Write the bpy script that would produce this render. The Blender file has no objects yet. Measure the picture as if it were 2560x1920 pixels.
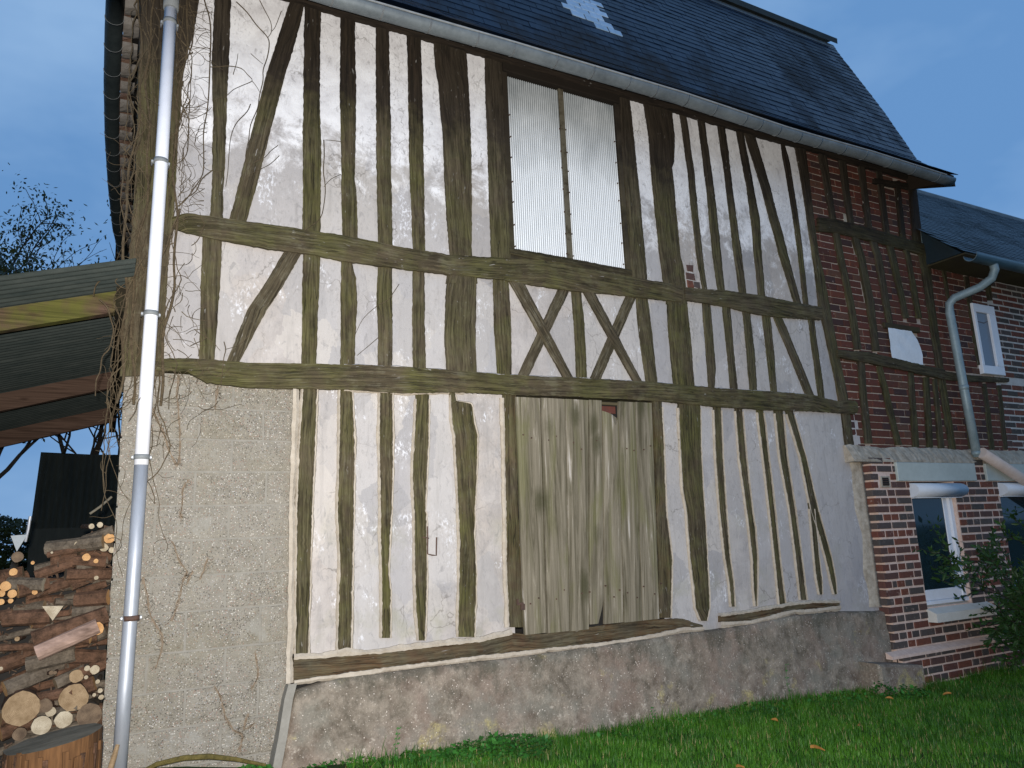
import bpy, math, random
import numpy as np
from mathutils import Vector, Matrix, noise
random.seed(7); np.random.seed(7)
SC=bpy.context.scene; COL=SC.collection
CAMROWS=((0.882981,-0.059194,-0.465661),(-0.467732,-0.194724,-0.862154),(-0.039641,0.979070,-0.199625))
SKYTINT=(.9,1.0,1.15,1); VEIL=(1.65,3.6,7.0,1); CLOUD=(3.9,5.9,8.6,1); FLASH=340; FLASHTURN=4
# ------------------------------------------------------------------ camera
cam=bpy.data.cameras.new('camera'); camo=bpy.data.objects.new('camera',cam); COL.objects.link(camo)
cam.sensor_width=36.0; cam.lens=26.55; cam.clip_start=.05; cam.clip_end=2000
camo.matrix_world=Matrix(((CAMROWS[0][0],CAMROWS[0][1],CAMROWS[0][2],0.0),
                          (CAMROWS[1][0],CAMROWS[1][1],CAMROWS[1][2],-4.9),
                          (CAMROWS[2][0],CAMROWS[2][1],CAMROWS[2][2],1.6),(0,0,0,1)))
SC.camera=camo
SC.view_settings.view_transform='Standard'; SC.view_settings.look='None'
SC.view_settings.gamma=1; SC.view_settings.use_curve_mapping=False; SC.view_settings.exposure=0.0
# ------------------------------------------------------------------ sky (dusk)
SUN_EL=math.radians(2.0); SUN_ROT=math.radians(250)
w=bpy.data.worlds.new('World'); SC.world=w; w.use_nodes=True
nt=w.node_tree; nt.nodes.clear(); N=nt.nodes.new; K=nt.links.new
out=N('ShaderNodeOutputWorld'); bg=N('ShaderNodeBackground'); K(bg.outputs[0],out.inputs[0])
sky=N('ShaderNodeTexSky'); sky.sky_type='NISHITA'; sky.sun_disc=False; sky.sun_elevation=SUN_EL; sky.sun_rotation=SUN_ROT
sky.air_density=1.0; sky.dust_density=0.6; sky.ozone_density=4.0
tc=N('ShaderNodeTexCoord'); mp=N('ShaderNodeMapping'); mp.inputs['Scale'].default_value=(1.0,1.0,1.9); mp.inputs['Rotation'].default_value=(.1,.2,.5)
K(tc.outputs['Generated'],mp.inputs['Vector'])
nz=N('ShaderNodeTexNoise'); nz.inputs['Scale'].default_value=2.3; nz.inputs['Detail'].default_value=5; nz.inputs['Roughness'].default_value=.55
K(mp.outputs[0],nz.inputs['Vector'])
rp=N('ShaderNodeValToRGB'); rp.color_ramp.elements[0].position=.36; rp.color_ramp.elements[1].position=.62
rp.color_ramp.elements[0].color=(0,0,0,1); rp.color_ramp.elements[1].color=(1,1,1,1)
K(nz.outputs[0],rp.inputs[0])
mx=N('ShaderNodeMix'); mx.data_type='RGBA'
ml=N('ShaderNodeMath'); ml.operation='MULTIPLY'; ml.inputs[1].default_value=.5
K(rp.outputs[0],ml.inputs[0])
tint=N('ShaderNodeMix'); tint.data_type='RGBA'; tint.blend_type='MULTIPLY'; tint.inputs[0].default_value=1.0
K(sky.outputs[0],tint.inputs[6]); tint.inputs[7].default_value=SKYTINT
# thin even overcast over the clear dusk sky: one veil colour, thicker in streaks
veil=N('ShaderNodeMix'); veil.data_type='RGBA'; veil.inputs[0].default_value=.8
K(tint.outputs[2],veil.inputs[6]); veil.inputs[7].default_value=VEIL
K(ml.outputs[0],mx.inputs[0]); K(veil.outputs[2],mx.inputs[6]); mx.inputs[7].default_value=CLOUD
K(mx.outputs[2],bg.inputs[0]); bg.inputs[1].default_value=.1
# the last of the daylight, very weak and soft
sun=bpy.data.lights.new('sun','SUN'); sun.energy=.03; sun.angle=math.radians(20); sun.color=(1,.9,.8)
suno=bpy.data.objects.new('sun',sun); COL.objects.link(suno); suno.rotation_euler=(math.radians(88),0,math.radians(250))
# the camera's own flash, the lamp that lit this photograph
fl=bpy.data.lights.new('camera_flash','AREA'); fl.shape='RECTANGLE'; fl.size=.05; fl.size_y=.03; fl.energy=FLASH; fl.color=(1,.965,.93); fl.spread=math.radians(150)
flo=bpy.data.objects.new('camera_flash',fl); COL.objects.link(flo)
flo.matrix_world=camo.matrix_world @ Matrix.Translation((-.03,.07,.02)) @ Matrix.Rotation(math.radians(FLASHTURN),4,'Y')

# ------------------------------------------------------------------ measured outlines in metres: (z,x) of left and right edges, (x,z) of top and bottom edges
TOP=[
('corner_post',[(5.174,0.000,5.299,0.364),(4.904,0.015,5.004,0.337),(4.680,0.018,4.757,0.285),(4.139,0.038,4.193,0.273),(3.721,0.043,3.763,0.274),(3.369,0.036,3.401,0.255)]),
('stud',[(5.354,0.456,5.391,0.561),(5.281,0.454,5.316,0.558),(4.805,0.451,4.837,0.564),(4.353,0.478,4.372,0.560),(3.911,0.487,3.925,0.560),(3.673,0.484,3.686,0.561)]),
('brace',[(5.450,0.956,5.487,1.066),(5.177,0.891,5.218,1.020),(4.785,0.800,4.821,0.930),(4.294,0.711,4.321,0.831),(3.942,0.647,3.965,0.765),(3.670,0.593,3.689,0.703)]),
('stud',[(5.434,1.061,5.475,1.183),(5.105,1.061,5.140,1.177),(4.734,1.061,4.766,1.179),(4.257,1.066,4.285,1.195),(3.684,1.075,3.703,1.195)]),
('stud',[(5.442,1.323,5.479,1.434),(4.804,1.323,4.836,1.444),(4.316,1.335,4.339,1.441),(4.137,1.338,4.156,1.436),(3.960,1.341,3.980,1.453),(3.682,1.349,3.699,1.460)]),
('stud',[(5.464,1.593,5.497,1.698),(4.875,1.594,4.905,1.706),(4.373,1.596,4.397,1.708),(3.687,1.605,3.704,1.714)]),
('stud',[(5.462,1.845,5.497,1.958),(4.812,1.849,4.842,1.966),(4.428,1.849,4.453,1.966),(4.055,1.859,4.075,1.965),(3.692,1.868,3.706,1.965)]),
('post',[(5.462,2.066,5.548,2.349),(5.245,2.073,5.324,2.351),(5.064,2.103,5.132,2.359),(4.618,2.124,4.672,2.363),(4.106,2.136,4.146,2.352),(3.686,2.158,3.713,2.338),(3.529,2.134,3.560,2.367)]),
('stud',[(5.483,2.512,5.530,2.671),(4.842,2.509,4.880,2.669),(4.305,2.507,4.338,2.677),(3.737,2.505,3.763,2.679),(3.654,2.506,3.676,2.669)]),
('stud',[(5.423,3.842,5.458,3.976),(5.012,3.845,5.045,3.989),(4.421,3.850,4.450,4.004),(3.925,3.845,3.950,4.013),(3.660,3.849,3.680,4.012)]),
('post',[(5.450,4.126,5.534,4.453),(5.145,4.156,5.217,4.461),(4.868,4.152,4.928,4.430),(4.807,4.150,4.858,4.396),(3.972,4.166,4.007,4.404),(3.830,4.176,3.864,4.428),(3.604,4.191,3.632,4.428)]),
('stud',[(5.430,4.551,5.451,4.638),(4.866,4.583,4.884,4.669),(4.404,4.586,4.418,4.666),(4.044,4.597,4.056,4.676),(3.722,4.633,3.729,4.688)]),
('stud',[(5.452,4.772,5.474,4.862),(4.752,4.796,4.772,4.898),(4.440,4.796,4.459,4.904),(4.073,4.793,4.089,4.906),(3.715,4.815,3.725,4.901)]),
('stud',[(5.430,5.019,5.454,5.122),(4.962,5.045,4.981,5.138),(4.485,5.053,4.501,5.144),(4.113,5.063,4.128,5.168),(3.732,5.081,3.742,5.170)]),
('stud',[(5.438,5.263,5.462,5.365),(4.855,5.323,4.875,5.425),(4.534,5.336,4.554,5.456),(4.151,5.323,4.167,5.431),(3.715,5.321,3.725,5.411)]),
('brace',[(5.429,5.371,5.461,5.508),(4.893,5.520,4.918,5.646),(4.201,5.665,4.219,5.785),(3.730,5.793,3.741,5.887)]),
('stud',[(5.409,5.877,5.423,5.942),(5.305,5.879,5.325,5.971),(5.137,5.897,5.155,5.984),(4.635,5.923,4.650,6.008),(4.240,5.934,4.251,6.008),(3.729,5.924,3.738,5.999)]),
('corner_post',[(5.454,6.077,5.488,6.230),(5.009,6.114,5.032,6.229),(4.270,6.138,4.283,6.227),(4.096,6.145,4.112,6.260),(3.769,6.137,3.787,6.286),(3.296,6.198,3.307,6.328),(2.832,6.259,2.838,6.383),(2.373,6.262,2.376,6.385)]),
]
MID=[
('stud',[(3.460,0.446,3.478,0.564),(3.222,0.446,3.236,0.561),(2.770,0.457,2.777,0.545)]),
('brace',[(3.512,0.941,3.530,1.064),(3.269,0.822,3.284,0.946),(3.100,0.728,3.113,0.851),(2.783,0.627,2.789,0.706)]),
('stud',[(3.521,1.079,3.538,1.197),(3.192,1.079,3.204,1.188),(2.818,1.080,2.826,1.178)]),
('stud',[(3.525,1.341,3.535,1.412),(3.401,1.340,3.414,1.446),(3.221,1.338,3.234,1.452),(3.001,1.339,3.011,1.444),(2.817,1.340,2.825,1.439)]),
('stud',[(3.528,1.604,3.542,1.707),(3.251,1.594,3.264,1.708),(3.026,1.602,3.036,1.708),(2.798,1.601,2.806,1.706)]),
('stud',[(3.517,1.865,3.529,1.957),(3.165,1.856,3.175,1.953),(2.783,1.857,2.790,1.952)]),
('post',[(3.553,2.135,3.585,2.368),(3.310,2.116,3.338,2.362),(3.072,2.101,3.096,2.351),(2.795,2.110,2.811,2.347)]),
('stud',[(3.530,2.514,3.547,2.649),(3.355,2.511,3.372,2.656),(3.111,2.511,3.124,2.653),(2.788,2.520,2.796,2.647)]),
('stud',[(3.541,3.221,3.553,3.318),(3.307,3.228,3.318,3.332),(3.050,3.230,3.058,3.331),(2.809,3.220,2.815,3.323)]),
('stud',[(3.566,3.869,3.581,3.999),(3.238,3.876,3.251,4.017),(2.813,3.907,2.821,4.035)]),
('post',[(3.605,4.204,3.632,4.428),(3.268,4.195,3.290,4.436),(2.993,4.196,3.010,4.432),(2.804,4.200,2.817,4.428)]),
('stud',[(3.581,4.610,3.592,4.713),(3.164,4.599,3.172,4.702),(2.995,4.600,3.002,4.704),(2.827,4.591,2.831,4.667)]),
('stud',[(3.563,4.849,3.574,4.950),(3.184,4.851,3.192,4.942),(2.813,4.847,2.819,4.937)]),
('stud',[(3.560,5.094,3.571,5.196),(3.205,5.096,3.213,5.198),(2.820,5.085,2.825,5.174)]),
('stud',[(3.564,5.344,3.576,5.450),(3.226,5.346,3.234,5.448),(2.812,5.344,2.817,5.429)]),
('brace',[(3.559,5.485,3.571,5.593),(3.248,5.622,3.258,5.731),(2.815,5.797,2.821,5.912)]),
('stud',[(3.567,5.966,3.576,6.051),(3.122,5.971,3.129,6.059),(2.771,5.974,2.775,6.062)]),
]
XB=[
('brace',[(3.518,2.668,3.533,2.790),(3.263,2.800,3.276,2.933),(3.073,2.908,3.083,3.021),(2.801,3.104,2.807,3.191)]),
('brace',[(3.519,3.088,3.532,3.201),(3.210,2.899,3.222,3.018),(3.014,2.797,3.023,2.905),(2.787,2.686,2.793,2.786)]),
('brace',[(3.523,3.343,3.536,3.451),(3.207,3.541,3.218,3.659),(2.955,3.671,2.964,3.795),(2.818,3.775,2.823,3.866)]),
('brace',[(3.531,3.749,3.545,3.867),(3.208,3.549,3.219,3.675),(3.003,3.441,3.012,3.557),(2.810,3.345,2.817,3.454)]),
]
LOW=[
('stud',[(2.610,1.088,2.616,1.186),(2.253,1.069,2.256,1.179),(1.820,1.060,1.818,1.164),(1.527,1.062,1.523,1.161),(0.965,1.066,0.957,1.152)]),
('stud',[(2.614,1.329,2.619,1.422),(2.259,1.329,2.262,1.440),(1.815,1.319,1.813,1.435),(1.515,1.334,1.510,1.429),(0.958,1.325,0.948,1.419)]),
('stud',[(2.608,1.605,2.613,1.705),(2.265,1.599,2.268,1.707),(1.809,1.607,1.808,1.694),(1.602,1.605,1.599,1.677),(1.403,1.612,1.399,1.669),(1.285,1.613,1.280,1.683),(1.005,1.610,0.999,1.675)]),
('stud',[(2.578,1.869,2.583,1.975),(2.271,1.848,2.274,1.965),(2.057,1.833,2.058,1.949),(1.805,1.841,1.803,1.931),(1.799,1.841,1.797,1.938),(1.390,1.842,1.384,1.938),(1.150,1.847,1.144,1.926),(0.966,1.861,0.961,1.914)]),
('post',[(2.636,2.130,2.639,2.173),(2.578,2.131,2.580,2.186),(2.562,2.132,2.570,2.297),(2.546,2.132,2.554,2.306),(2.411,2.138,2.418,2.324),(2.334,2.153,2.339,2.344),(2.058,2.163,2.059,2.329),(1.799,2.168,1.796,2.303),(1.580,2.173,1.575,2.296),(1.371,2.162,1.363,2.303),(0.963,2.142,0.950,2.276)]),
('door_jamb',[(2.648,2.558,2.654,2.667),(2.287,2.549,2.290,2.663),(1.792,2.541,1.790,2.645),(1.458,2.529,1.452,2.652),(0.992,2.529,0.981,2.652)]),
('door_jamb',[(2.658,3.963,2.662,4.052),(2.320,3.953,2.322,4.041),(1.766,3.915,1.764,4.010),(1.393,3.897,1.387,4.032),(0.946,3.865,0.937,3.971)]),
('post',[(2.671,4.229,2.683,4.479),(2.326,4.209,2.331,4.445),(1.938,4.197,1.937,4.422),(1.752,4.217,1.748,4.420),(1.379,4.211,1.370,4.401),(1.133,4.223,1.122,4.393),(0.988,4.226,0.977,4.378),(0.889,4.269,0.883,4.338)]),
('stud',[(2.656,4.622,2.660,4.718),(2.201,4.586,2.202,4.681),(1.753,4.576,1.752,4.663),(1.361,4.585,1.358,4.654),(1.171,4.606,1.167,4.666),(0.974,4.606,0.970,4.655)]),
('stud',[(2.653,4.871,2.657,4.968),(2.204,4.859,2.206,4.958),(1.748,4.884,1.746,4.964),(1.607,4.890,1.605,4.978),(1.346,4.894,1.343,4.970),(1.091,4.872,1.087,4.929),(0.958,4.875,0.955,4.903)]),
('stud',[(2.651,5.134,2.655,5.227),(2.208,5.147,2.209,5.231),(1.742,5.154,1.741,5.239),(1.334,5.155,1.330,5.233),(0.946,5.154,0.939,5.243)]),
('stud',[(2.646,5.357,2.651,5.475),(2.211,5.355,2.212,5.462),(1.738,5.403,1.736,5.493),(1.322,5.414,1.317,5.502),(0.970,5.415,0.963,5.507)]),
('brace',[(2.638,5.505,2.642,5.607),(2.215,5.619,2.216,5.705),(1.733,5.677,1.730,5.787),(1.513,5.745,1.510,5.837),(1.304,5.794,1.299,5.884),(1.124,5.823,1.119,5.901),(0.989,5.848,0.986,5.893)]),
('brace',[(1.752,5.660,1.751,5.729),(1.516,5.656,1.514,5.725),(1.311,5.645,1.307,5.721),(1.148,5.641,1.143,5.725),(0.999,5.660,0.996,5.703)]),
]
BK=[
('stud',[(5.505,6.427,5.531,6.544),(4.904,6.470,4.920,6.561),(4.731,6.479,4.746,6.565),(4.315,6.514,4.329,6.606),(3.820,6.577,3.830,6.669),(3.328,6.581,3.337,6.691)]),
('stud',[(5.511,6.742,5.537,6.858),(4.955,6.748,4.972,6.845),(4.725,6.749,4.741,6.840),(4.361,6.830,4.378,6.946),(3.854,6.876,3.867,6.989),(3.336,6.868,3.344,6.967)]),
('stud',[(5.508,7.066,5.528,7.160),(4.684,7.032,4.701,7.134),(4.403,7.116,4.418,7.221),(3.884,7.142,3.896,7.246),(3.311,7.188,3.317,7.260)]),
('stud',[(5.513,7.352,5.533,7.449),(4.696,7.326,4.712,7.420),(4.439,7.362,4.455,7.470),(3.917,7.431,3.928,7.525),(3.744,7.444,3.754,7.538)]),
('stud',[(5.330,7.661,5.347,7.747),(4.667,7.596,4.682,7.694),(4.481,7.649,4.494,7.738),(3.768,7.674,3.778,7.770)]),
('corner_post',[(5.508,7.930,5.534,8.054),(4.589,7.809,4.615,7.981),(4.520,7.917,4.543,8.076),(3.972,7.912,3.987,8.040),(3.265,7.933,3.272,8.017),(2.329,7.957,2.330,8.012)]),
]
BKL=[
('stud',[(3.217,6.606,3.225,6.714),(2.849,6.580,2.853,6.675),(2.373,6.555,2.375,6.660)]),
('brace',[(3.173,6.895,3.180,6.981),(2.867,6.940,2.872,7.034),(2.367,7.022,2.369,7.116)]),
('stud',[(3.142,7.395,3.148,7.478),(2.349,7.290,2.351,7.387)]),
('stud',[(3.108,7.639,3.114,7.734),(2.337,7.522,2.339,7.613)]),
('stud',[(3.101,7.798,3.105,7.866),(2.333,7.717,2.335,7.810)]),
]
HU=[
('stud',[(4.455,8.267,4.467,8.356),(3.828,8.282,3.834,8.341),(3.181,8.258,3.187,8.345)]),
('stud',[(4.380,8.688,4.392,8.782),(3.316,8.656,3.323,8.748)]),
('stud',[(4.394,9.091,4.411,9.222),(4.131,9.080,4.145,9.194)]),
('stud',[(3.077,8.288,3.083,8.389),(2.350,8.237,2.352,8.322)]),
('stud',[(3.101,8.686,3.107,8.777),(2.349,8.624,2.351,8.727)]),
('stud',[(3.100,8.973,3.106,9.067),(2.354,8.893,2.356,8.984)]),
]
UPR1=[(0.261,3.656,0.264,3.589),(0.345,3.694,0.350,3.566),(0.530,3.703,0.536,3.548),(0.821,3.703,0.826,3.534),(1.129,3.704,1.131,3.535),(1.329,3.706,1.330,3.518),(1.726,3.687,1.724,3.521),(2.151,3.684,2.147,3.524),(2.541,3.716,2.535,3.545),(2.960,3.756,2.948,3.534),(3.253,3.745,3.239,3.533),(3.718,3.733,3.703,3.553),(4.216,3.720,4.200,3.562),(4.372,3.704,4.357,3.566)]
UPR2=[(4.410,3.709,4.397,3.592),(4.919,3.742,4.898,3.584),(5.309,3.744,5.282,3.550),(5.718,3.730,5.692,3.563),(6.163,3.724,6.138,3.585)]
LWR=[(0.200,2.740,0.204,2.664),(0.385,2.753,0.389,2.672),(0.501,2.755,0.506,2.606),(0.750,2.752,0.754,2.591),(1.362,2.787,1.363,2.614),(1.775,2.800,1.772,2.611),(2.251,2.799,2.247,2.643),(2.636,2.798,2.629,2.646),(3.191,2.813,3.181,2.659),(3.960,2.827,3.945,2.667),(4.618,2.814,4.598,2.650),(5.177,2.821,5.152,2.644),(5.887,2.819,5.860,2.660),(6.204,2.775,6.183,2.659),(6.455,2.795,6.428,2.654),(6.492,2.773,6.472,2.671)]
SILL=[(1.059,0.939,1.061,0.810),(1.166,0.933,1.168,0.812),(1.371,0.927,1.372,0.815),(1.649,0.920,1.648,0.821),(1.970,0.924,1.968,0.820),(2.312,0.924,2.309,0.824),(2.554,0.948,2.548,0.820),(2.804,0.920,2.798,0.818),(3.342,0.938,3.332,0.814),(3.779,0.941,3.768,0.827),(4.087,0.922,4.079,0.852),(4.188,0.884,4.183,0.842),(4.283,0.861,4.280,0.838)]
SILL2=[(4.471,0.911,4.464,0.858),(4.816,0.918,4.806,0.844),(5.277,0.939,5.269,0.889),(5.566,0.939,5.556,0.880),(5.904,0.914,5.898,0.881)]
PLT=[(1.066,0.796,1.067,0.752),(1.346,0.822,1.346,0.799),(1.859,0.822,1.859,0.798),(2.427,0.812,2.426,0.791),(3.059,0.818,3.058,0.795),(4.097,0.842,4.094,0.815),(4.378,0.837,4.375,0.808),(4.895,0.849,4.892,0.824),(5.267,0.877,5.263,0.851),(5.855,0.871,5.849,0.837),(6.369,0.895,6.349,0.798)]
BKU=[(6.275,4.696,6.248,4.539),(6.560,4.719,6.532,4.568),(7.174,4.707,7.143,4.560),(7.994,4.673,7.963,4.538),(8.067,4.505,8.039,4.390)]
BKR=[(6.299,3.297,6.286,3.224),(6.767,3.311,6.743,3.195),(7.375,3.259,7.352,3.156),(8.001,3.209,7.975,3.103)]
BKS=[(7.275,5.329,7.263,5.271),(7.937,5.394,7.919,5.314)]
HR=[(8.011,3.199,7.986,3.102),(8.430,3.183,8.409,3.102),(9.219,3.198,9.204,3.147)]
VINES=[(0.006,[(0.37,-0.05,5.295),(0.398,-0.05,5.186),(0.421,-0.05,5.11),(0.435,-0.05,4.985),(0.438,-0.05,4.776),(0.439,-0.05,4.547),(0.433,-0.05,4.41),(0.42,-0.05,4.261),(0.426,-0.05,4.098),(0.422,-0.05,3.966),(0.371,-0.05,3.849),(0.329,-0.05,3.767),(0.278,-0.05,3.705),(0.267,-0.05,3.641)]),(0.005,[(0.589,-0.05,5.285),(0.662,-0.05,5.224),(0.726,-0.05,5.148),(0.801,-0.05,5.074),(0.813,-0.05,5.004),(0.8,-0.05,4.904),(0.778,-0.05,4.814),(0.778,-0.05,4.731),(0.756,-0.05,4.607),(0.748,-0.05,4.512),(0.706,-0.05,4.386),(0.7,-0.05,4.27),(0.683,-0.05,4.154),(0.692,-0.05,4.044),(0.68,-0.05,3.931),(0.655,-0.05,3.816),(0.639,-0.05,3.683)]),(0.004,[(0.742,-0.05,5.349),(0.775,-0.05,5.286),(0.819,-0.05,5.202),(0.826,-0.05,5.13),(0.806,-0.05,5.075)]),(0.003,[(0.891,-0.05,5.312),(0.851,-0.05,5.175),(0.826,-0.05,5.13)]),(0.003,[(0.692,-0.05,4.914),(0.733,-0.05,4.884),(0.777,-0.05,4.855)]),(0.004,[(0.439,-0.05,4.741),(0.487,-0.05,4.755),(0.555,-0.05,4.78),(0.635,-0.05,4.785),(0.676,-0.05,4.75),(0.707,-0.05,4.711),(0.649,-0.05,4.66),(0.59,-0.05,4.61),(0.543,-0.05,4.551),(0.477,-0.05,4.511)]),(0.003,[(0.707,-0.05,4.711),(0.739,-0.05,4.673),(0.76,-0.05,4.632)]),(0.004,[(0.702,-0.05,4.535),(0.684,-0.05,4.472),(0.627,-0.05,4.39),(0.6,-0.05,4.326),(0.583,-0.05,4.244),(0.577,-0.05,4.131),(0.576,-0.05,4.02),(0.565,-0.05,3.908)]),(0.003,[(0.892,-0.05,4.274),(0.842,-0.05,4.223),(0.803,-0.05,4.168),(0.744,-0.05,4.122),(0.706,-0.05,4.058)]),(0.003,[(0.898,-0.05,4.201),(0.844,-0.05,4.132),(0.795,-0.05,4.088),(0.736,-0.05,4.042),(0.698,-0.05,3.99)]),(0.005,[(1.197,-0.05,4.385),(1.204,-0.05,4.267),(1.2,-0.05,4.149),(1.212,-0.05,4.034),(1.207,-0.05,3.918),(1.182,-0.05,3.799),(1.109,-0.05,3.719),(1.078,-0.05,3.691)]),(0.003,[(1.341,-0.05,4.399),(1.274,-0.05,4.396),(1.208,-0.05,4.387)]),(0.003,[(1.32,-0.05,4.15),(1.254,-0.05,4.101),(1.206,-0.05,4.033)]),(0.005,[(0.486,-0.05,4.012),(0.423,-0.05,3.934),(0.39,-0.05,3.842),(0.337,-0.05,3.789),(0.295,-0.05,3.719)]),(0.003,[(0.284,-0.05,3.96),(0.307,-0.05,4.061),(0.337,-0.05,4.003),(0.358,-0.05,3.943),(0.289,-0.05,3.854)]),(0.003,[(0.275,-0.05,4.37),(0.323,-0.05,4.338),(0.369,-0.05,4.355),(0.433,-0.05,4.41),(0.46,-0.05,4.45)]),(0.003,[(0.283,-0.05,4.405),(0.366,-0.05,4.426),(0.43,-0.05,4.476)]),(0.006,[(0.047,-0.04,3.627),(0.042,-0.04,3.565),(0.07,-0.04,3.509),(0.066,-0.04,3.428),(0.082,-0.04,3.365)]),(0.006,[(-0.103,-0.06,3.061),(-0.06,-0.06,3.018),(-0.04,-0.06,2.954),(-0.02,-0.06,2.89),(-0.025,-0.06,2.833),(-0.037,-0.06,2.766),(-0.066,-0.06,2.718),(-0.076,-0.06,2.634),(-0.089,-0.06,2.578),(-0.089,-0.06,2.487)]),(0.006,[(-0.009,-0.06,3.256),(-0.064,-0.06,3.219),(-0.109,-0.06,3.175),(-0.131,-0.06,3.134),(-0.131,-0.06,3.077)]),(0.005,[(-0.043,-0.06,3.28),(0.009,-0.06,3.239),(-0.029,-0.06,3.185),(0.006,-0.06,3.151),(0.047,-0.06,3.141)]),(0.004,[(0.194,-0.14,2.557),(0.153,-0.14,2.495),(0.124,-0.14,2.439),(0.118,-0.14,2.393),(0.089,-0.14,2.338)]),(0.004,[(0.175,-0.12,2.722),(0.218,-0.12,2.679),(0.278,-0.12,2.645)]),(0.004,[(0.064,-0.14,4.374),(0.126,-0.14,4.347),(0.181,-0.14,4.318),(0.2,-0.14,4.28)]),(0.003,[(0.587,-0.05,4.725),(0.604,-0.05,4.823),(0.611,-0.05,4.89)]),(0.004,[(0.591,-0.05,2.871),(0.602,-0.05,2.822),(0.595,-0.05,2.771),(0.589,-0.05,2.682),(0.584,-0.05,2.574)]),(0.003,[(0.738,-0.05,2.925),(0.684,-0.05,2.859),(0.602,-0.05,2.822)]),(0.003,[(1.747,-0.04,3.398),(1.666,-0.04,3.273),(1.586,-0.04,3.218),(1.487,-0.04,3.118),(1.432,-0.04,3.002)]),(0.003,[(1.597,-0.04,2.995),(1.519,-0.04,2.922),(1.443,-0.04,2.851)]),(0.004,[(0.014,-0.1,4.352),(0.099,-0.1,4.224),(0.145,-0.1,4.192)])]
ROOTS=[[(0.215,-0.02,2.436),(0.239,-0.02,2.372),(0.285,-0.02,2.28),(0.315,-0.02,2.188),(0.361,-0.02,2.096)],[(0.345,-0.02,2.652),(0.342,-0.02,2.518),(0.355,-0.02,2.423),(0.372,-0.02,2.236),(0.369,-0.02,2.106)],[(0.424,-0.02,2.014),(0.401,-0.02,1.959),(0.398,-0.02,1.832)],[(0.39,-0.02,1.827),(0.396,-0.02,1.79)],[(0.569,-0.02,2.588),(0.566,-0.02,2.529),(0.56,-0.02,2.451)],[(0.356,-0.02,1.658),(0.394,-0.02,1.559),(0.438,-0.02,1.487),(0.424,-0.02,1.435),(0.404,-0.02,1.332),(0.398,-0.02,1.281),(0.368,-0.02,1.215)],[(0.212,-0.02,1.465),(0.251,-0.02,1.309),(0.272,-0.02,1.223),(0.323,-0.02,1.143),(0.328,-0.02,1.05),(0.3,-0.02,0.97)],[(0.615,-0.02,0.834),(0.651,-0.02,0.77),(0.671,-0.02,0.684),(0.725,-0.02,0.584),(0.777,-0.02,0.543),(0.762,-0.02,0.462)],[(0.834,-0.02,0.999),(0.855,-0.02,0.866),(0.822,-0.02,0.792)],[(0.808,-0.02,0.657),(0.785,-0.02,0.576),(0.844,-0.02,0.601)],[(0.472,-0.02,1.485),(0.442,-0.02,1.408)],[(0.554,-0.02,1.552),(0.516,-0.02,1.438)]]
ENDS= [(-0.326, 0.05, 0.832, 0.082, 1, 0.84), (-0.092, 0.05, 0.853, 0.069, 1, 1.0), (-0.087, 0.05, 0.959, 0.033, 1, 1.0), (-0.228, 0.05, 0.733, 0.045, 2, 1.0), (-0.13, 0.05, 0.748, 0.041, 2, 1.0), (-0.011, 0.05, 0.754, 0.061, 3, 1.0), (0.004, 0.05, 0.983, 0.023, 2, 1.0), (-0.036, 0.05, 0.994, 0.014, 2, 0.6), (-0.038, 0.05, 0.948, 0.01, 2, 1.0), (0.019, 0.05, 0.919, 0.011, 2, 1.0), (0.034, 0.05, 0.871, 0.012, 2, 1.0), (0.006, 0.05, 0.852, 0.009, 2, 1.2), (0.043, 0.05, 0.836, 0.013, 2, 1.0), (-0.193, 0.05, 0.793, 0.025, 2, 0.7), (-0.222, 0.05, 0.826, 0.035, 3, 1.0), (-0.326, 0.05, 0.701, 0.031, 3, 1.0), (-0.449, 0.08, 1.454, 0.025, 0, 1.0), (-0.459, 0.08, 1.418, 0.017, 0, 1.0), (-0.418, 0.08, 1.413, 0.021, 0, 1.0), (-0.462, 0.08, 1.374, 0.015, 0, 1.0), (-0.419, 0.08, 1.376, 0.012, 0, 1.0), (-0.3, 0.08, 1.445, 0.016, 0, 1.0), (-0.428, 0.08, 1.527, 0.019, 0, 1.0), (-0.082, 0.08, 1.589, 0.02, 0, 1.0), (0.034, 0.08, 1.689, 0.027, 0, 1.0), (0.01, 0.08, 1.638, 0.021, 2, 1.0), (0.046, 0.08, 1.623, 0.016, 2, 1.0), (-0.029, 0.08, 1.566, 0.012, 0, 1.0), (-0.017, 0.08, 1.473, 0.011, 2, 1.0), (-0.128, 0.08, 1.664, 0.012, 2, 1.0), (-0.025, 0.08, 1.767, 0.015, 2, 1.0), (-0.334, 0.08, 1.571, 0.009, 0, 1.0), (-0.404, 0.08, 1.606, 0.028, 3, 1.0), (-0.246, 0.08, 1.622, 0.006, 2, 1.0), (-0.063, 0.08, 1.76, 0.014, 2, 1.0), (0.041, 0.08, 1.382, 0.022, 3, 1.0), (-0.31, 0.08, 1.414, 0.013, 0, 1.0)]
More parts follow.
